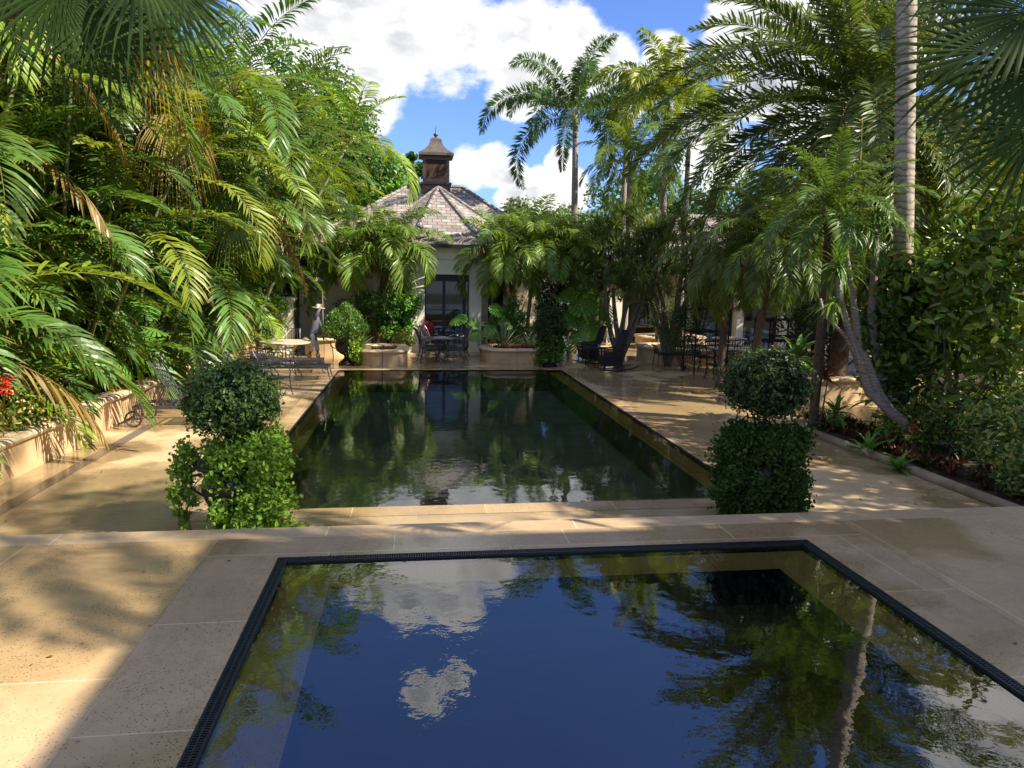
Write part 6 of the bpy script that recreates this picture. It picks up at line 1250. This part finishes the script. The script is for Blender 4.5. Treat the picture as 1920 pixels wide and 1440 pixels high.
sh.tube([(.105, .13, 1.40), J['sl'], J['el_'], (.30, .13, .97)], [.062, .066, .052, .040], 10); sh.tube([(.105, -.13, 1.40), J['sr'], J['er'], (.262, -.15, 1.72)], [.062, .066, .052, .038], 10)
sh.build('shirt', SHIRT, PE, smooth=True)
tr_ = G(); tr_.tube([(0, .06, .90), (.01, .085, .82), (.06, .095, .66), J['kl'], (.12, .10, .36)], [.098, .100, .086, .070, .066], 12); tr_.tube([(0, -.06, .90), (-.005, -.085, .82), (-.02, -.095, .66), J['kr'], (-.075, -.10, .36)], [.098, .100, .086, .070, .066], 12)
tr_.build('trousers', PANTS, PE, smooth=True)
for s_, a_, t_k, tt_ in ((1, 'al', 'kl', 'tl'), (-1, 'ar', 'kr', 'tr')):
    A, Tt = np.array(J[a_]), np.array(J[tt_]); top_ = A+(np.array(J[t_k])-A)*.40
    g = G(); g.tube([top_, top_*.5+A*.5, A, A+np.array([.03, 0, -.05])], [.075, .066, .055, .05], 12); g.build('boot', BOOT, PE, smooth=True)
    g = G(); g.tube([A+np.array([-.06, 0, -.055]), A+np.array([.02, 0, -.045]), Tt+np.array([-.03, 0, .012]), Tt+np.array([.04, 0, .0])], [.035, .05, .045, .022], 10); g.build('shoe', WHITE, PE, smooth=True)
g = G(); g.lathe([(.001, .115), (.05, .115), (.085, .09), (.098, .02), (.10, 0), (.155, -.012), (.205, .004), (.207, -.004), (.155, -.022), (.09, -.01)], (0, 0, 0), 24); o = g.build('straw_hat', STRAW, PE, smooth=True); o.location = (.195, 0, 1.735); o.rotation_euler = (0, .10, 0)
pl = thing('pool_pole', 'long pale pole held upright by the person', 'pole', (pb[0]+.335, pb[1]-.095, 0)); g = G(); g.tube([(0, 0, .72), (0, .0, 1.4), (0, 0, 2.22)], .012, 8); g.build('shaft', WOOD, pl); g = G(); g.tube([(0.005, 0, .86), (.0, 0, .72)], .02, 8); g.build('grip', DARKF, pl)
g = G(); g.tube(np.concatenate([arc((.0, 0, .76), (.22, 0, .72), (.27, 0, .40), 8), arc((.27, 0, .40), (.30, 0, .15), (.27, -.02, .02), 6)[1:]]), .014, 8); tag(g.build('hose', WOOD, loc=(pb[0]+.345, pb[1]-.10, 0)), 'pale curved hose hanging from the pole grip to the paving', 'hose')
# small litter on the terrace edge
g = G(); vr = np.random.default_rng(77); P = np.stack([vr.uniform(SX0+.1, 1.0, 60), SY1-.05+vr.normal(0, .03, 60), np.full(60, UP+.006)], 1); leaves(g, P, np.tile([0, 0, 1.], (60, 1)), .022, (.05, .045, .03), .5, vr, jit=.3)
o = g.build('leaf_litter', LEAF); tag(o, 'dark leaf scraps caught along the far run of the drain grate', 'leaf litter'); o['kind'] = 'stuff'

# fallen leaves and scraps under the planting
vr = np.random.default_rng(78); g = G(); P = []
for (x0, x1, y0, y1, n, z) in ((-5.3, -2.6, 8, 23, 110, .008), (4.8, 7.2, 7.2, 20, 190, .008), (7.2, 13, 13, 24, 120, .008), (-6, -1.4, 3, 6.4, 26, UP+.006), (3.9, 8, 3, 6.4, 40, UP+.006), (-2, 6, 21.7, 26, 70, .008)):
    P.append(np.stack([vr.uniform(x0, x1, n), vr.uniform(y0, y1, n), np.full(n, z)], 1))
P = np.concatenate(P); cc = np.array([(.20, .12, .05), (.12, .08, .04), (.16, .17, .04), (.07, .05, .03)])[vr.integers(4, size=len(P))]
leaves(g, P, np.tile([0, 0, 1.], (len(P), 1)), vr.uniform(.02, .07, len(P)), cc, .4, vr, jit=.25)
o = g.build('fallen_leaves', LEAF); tag(o, 'small dry leaves scattered over the stone paving on both sides of the pool', 'leaf litter'); o['kind'] = 'stuff'
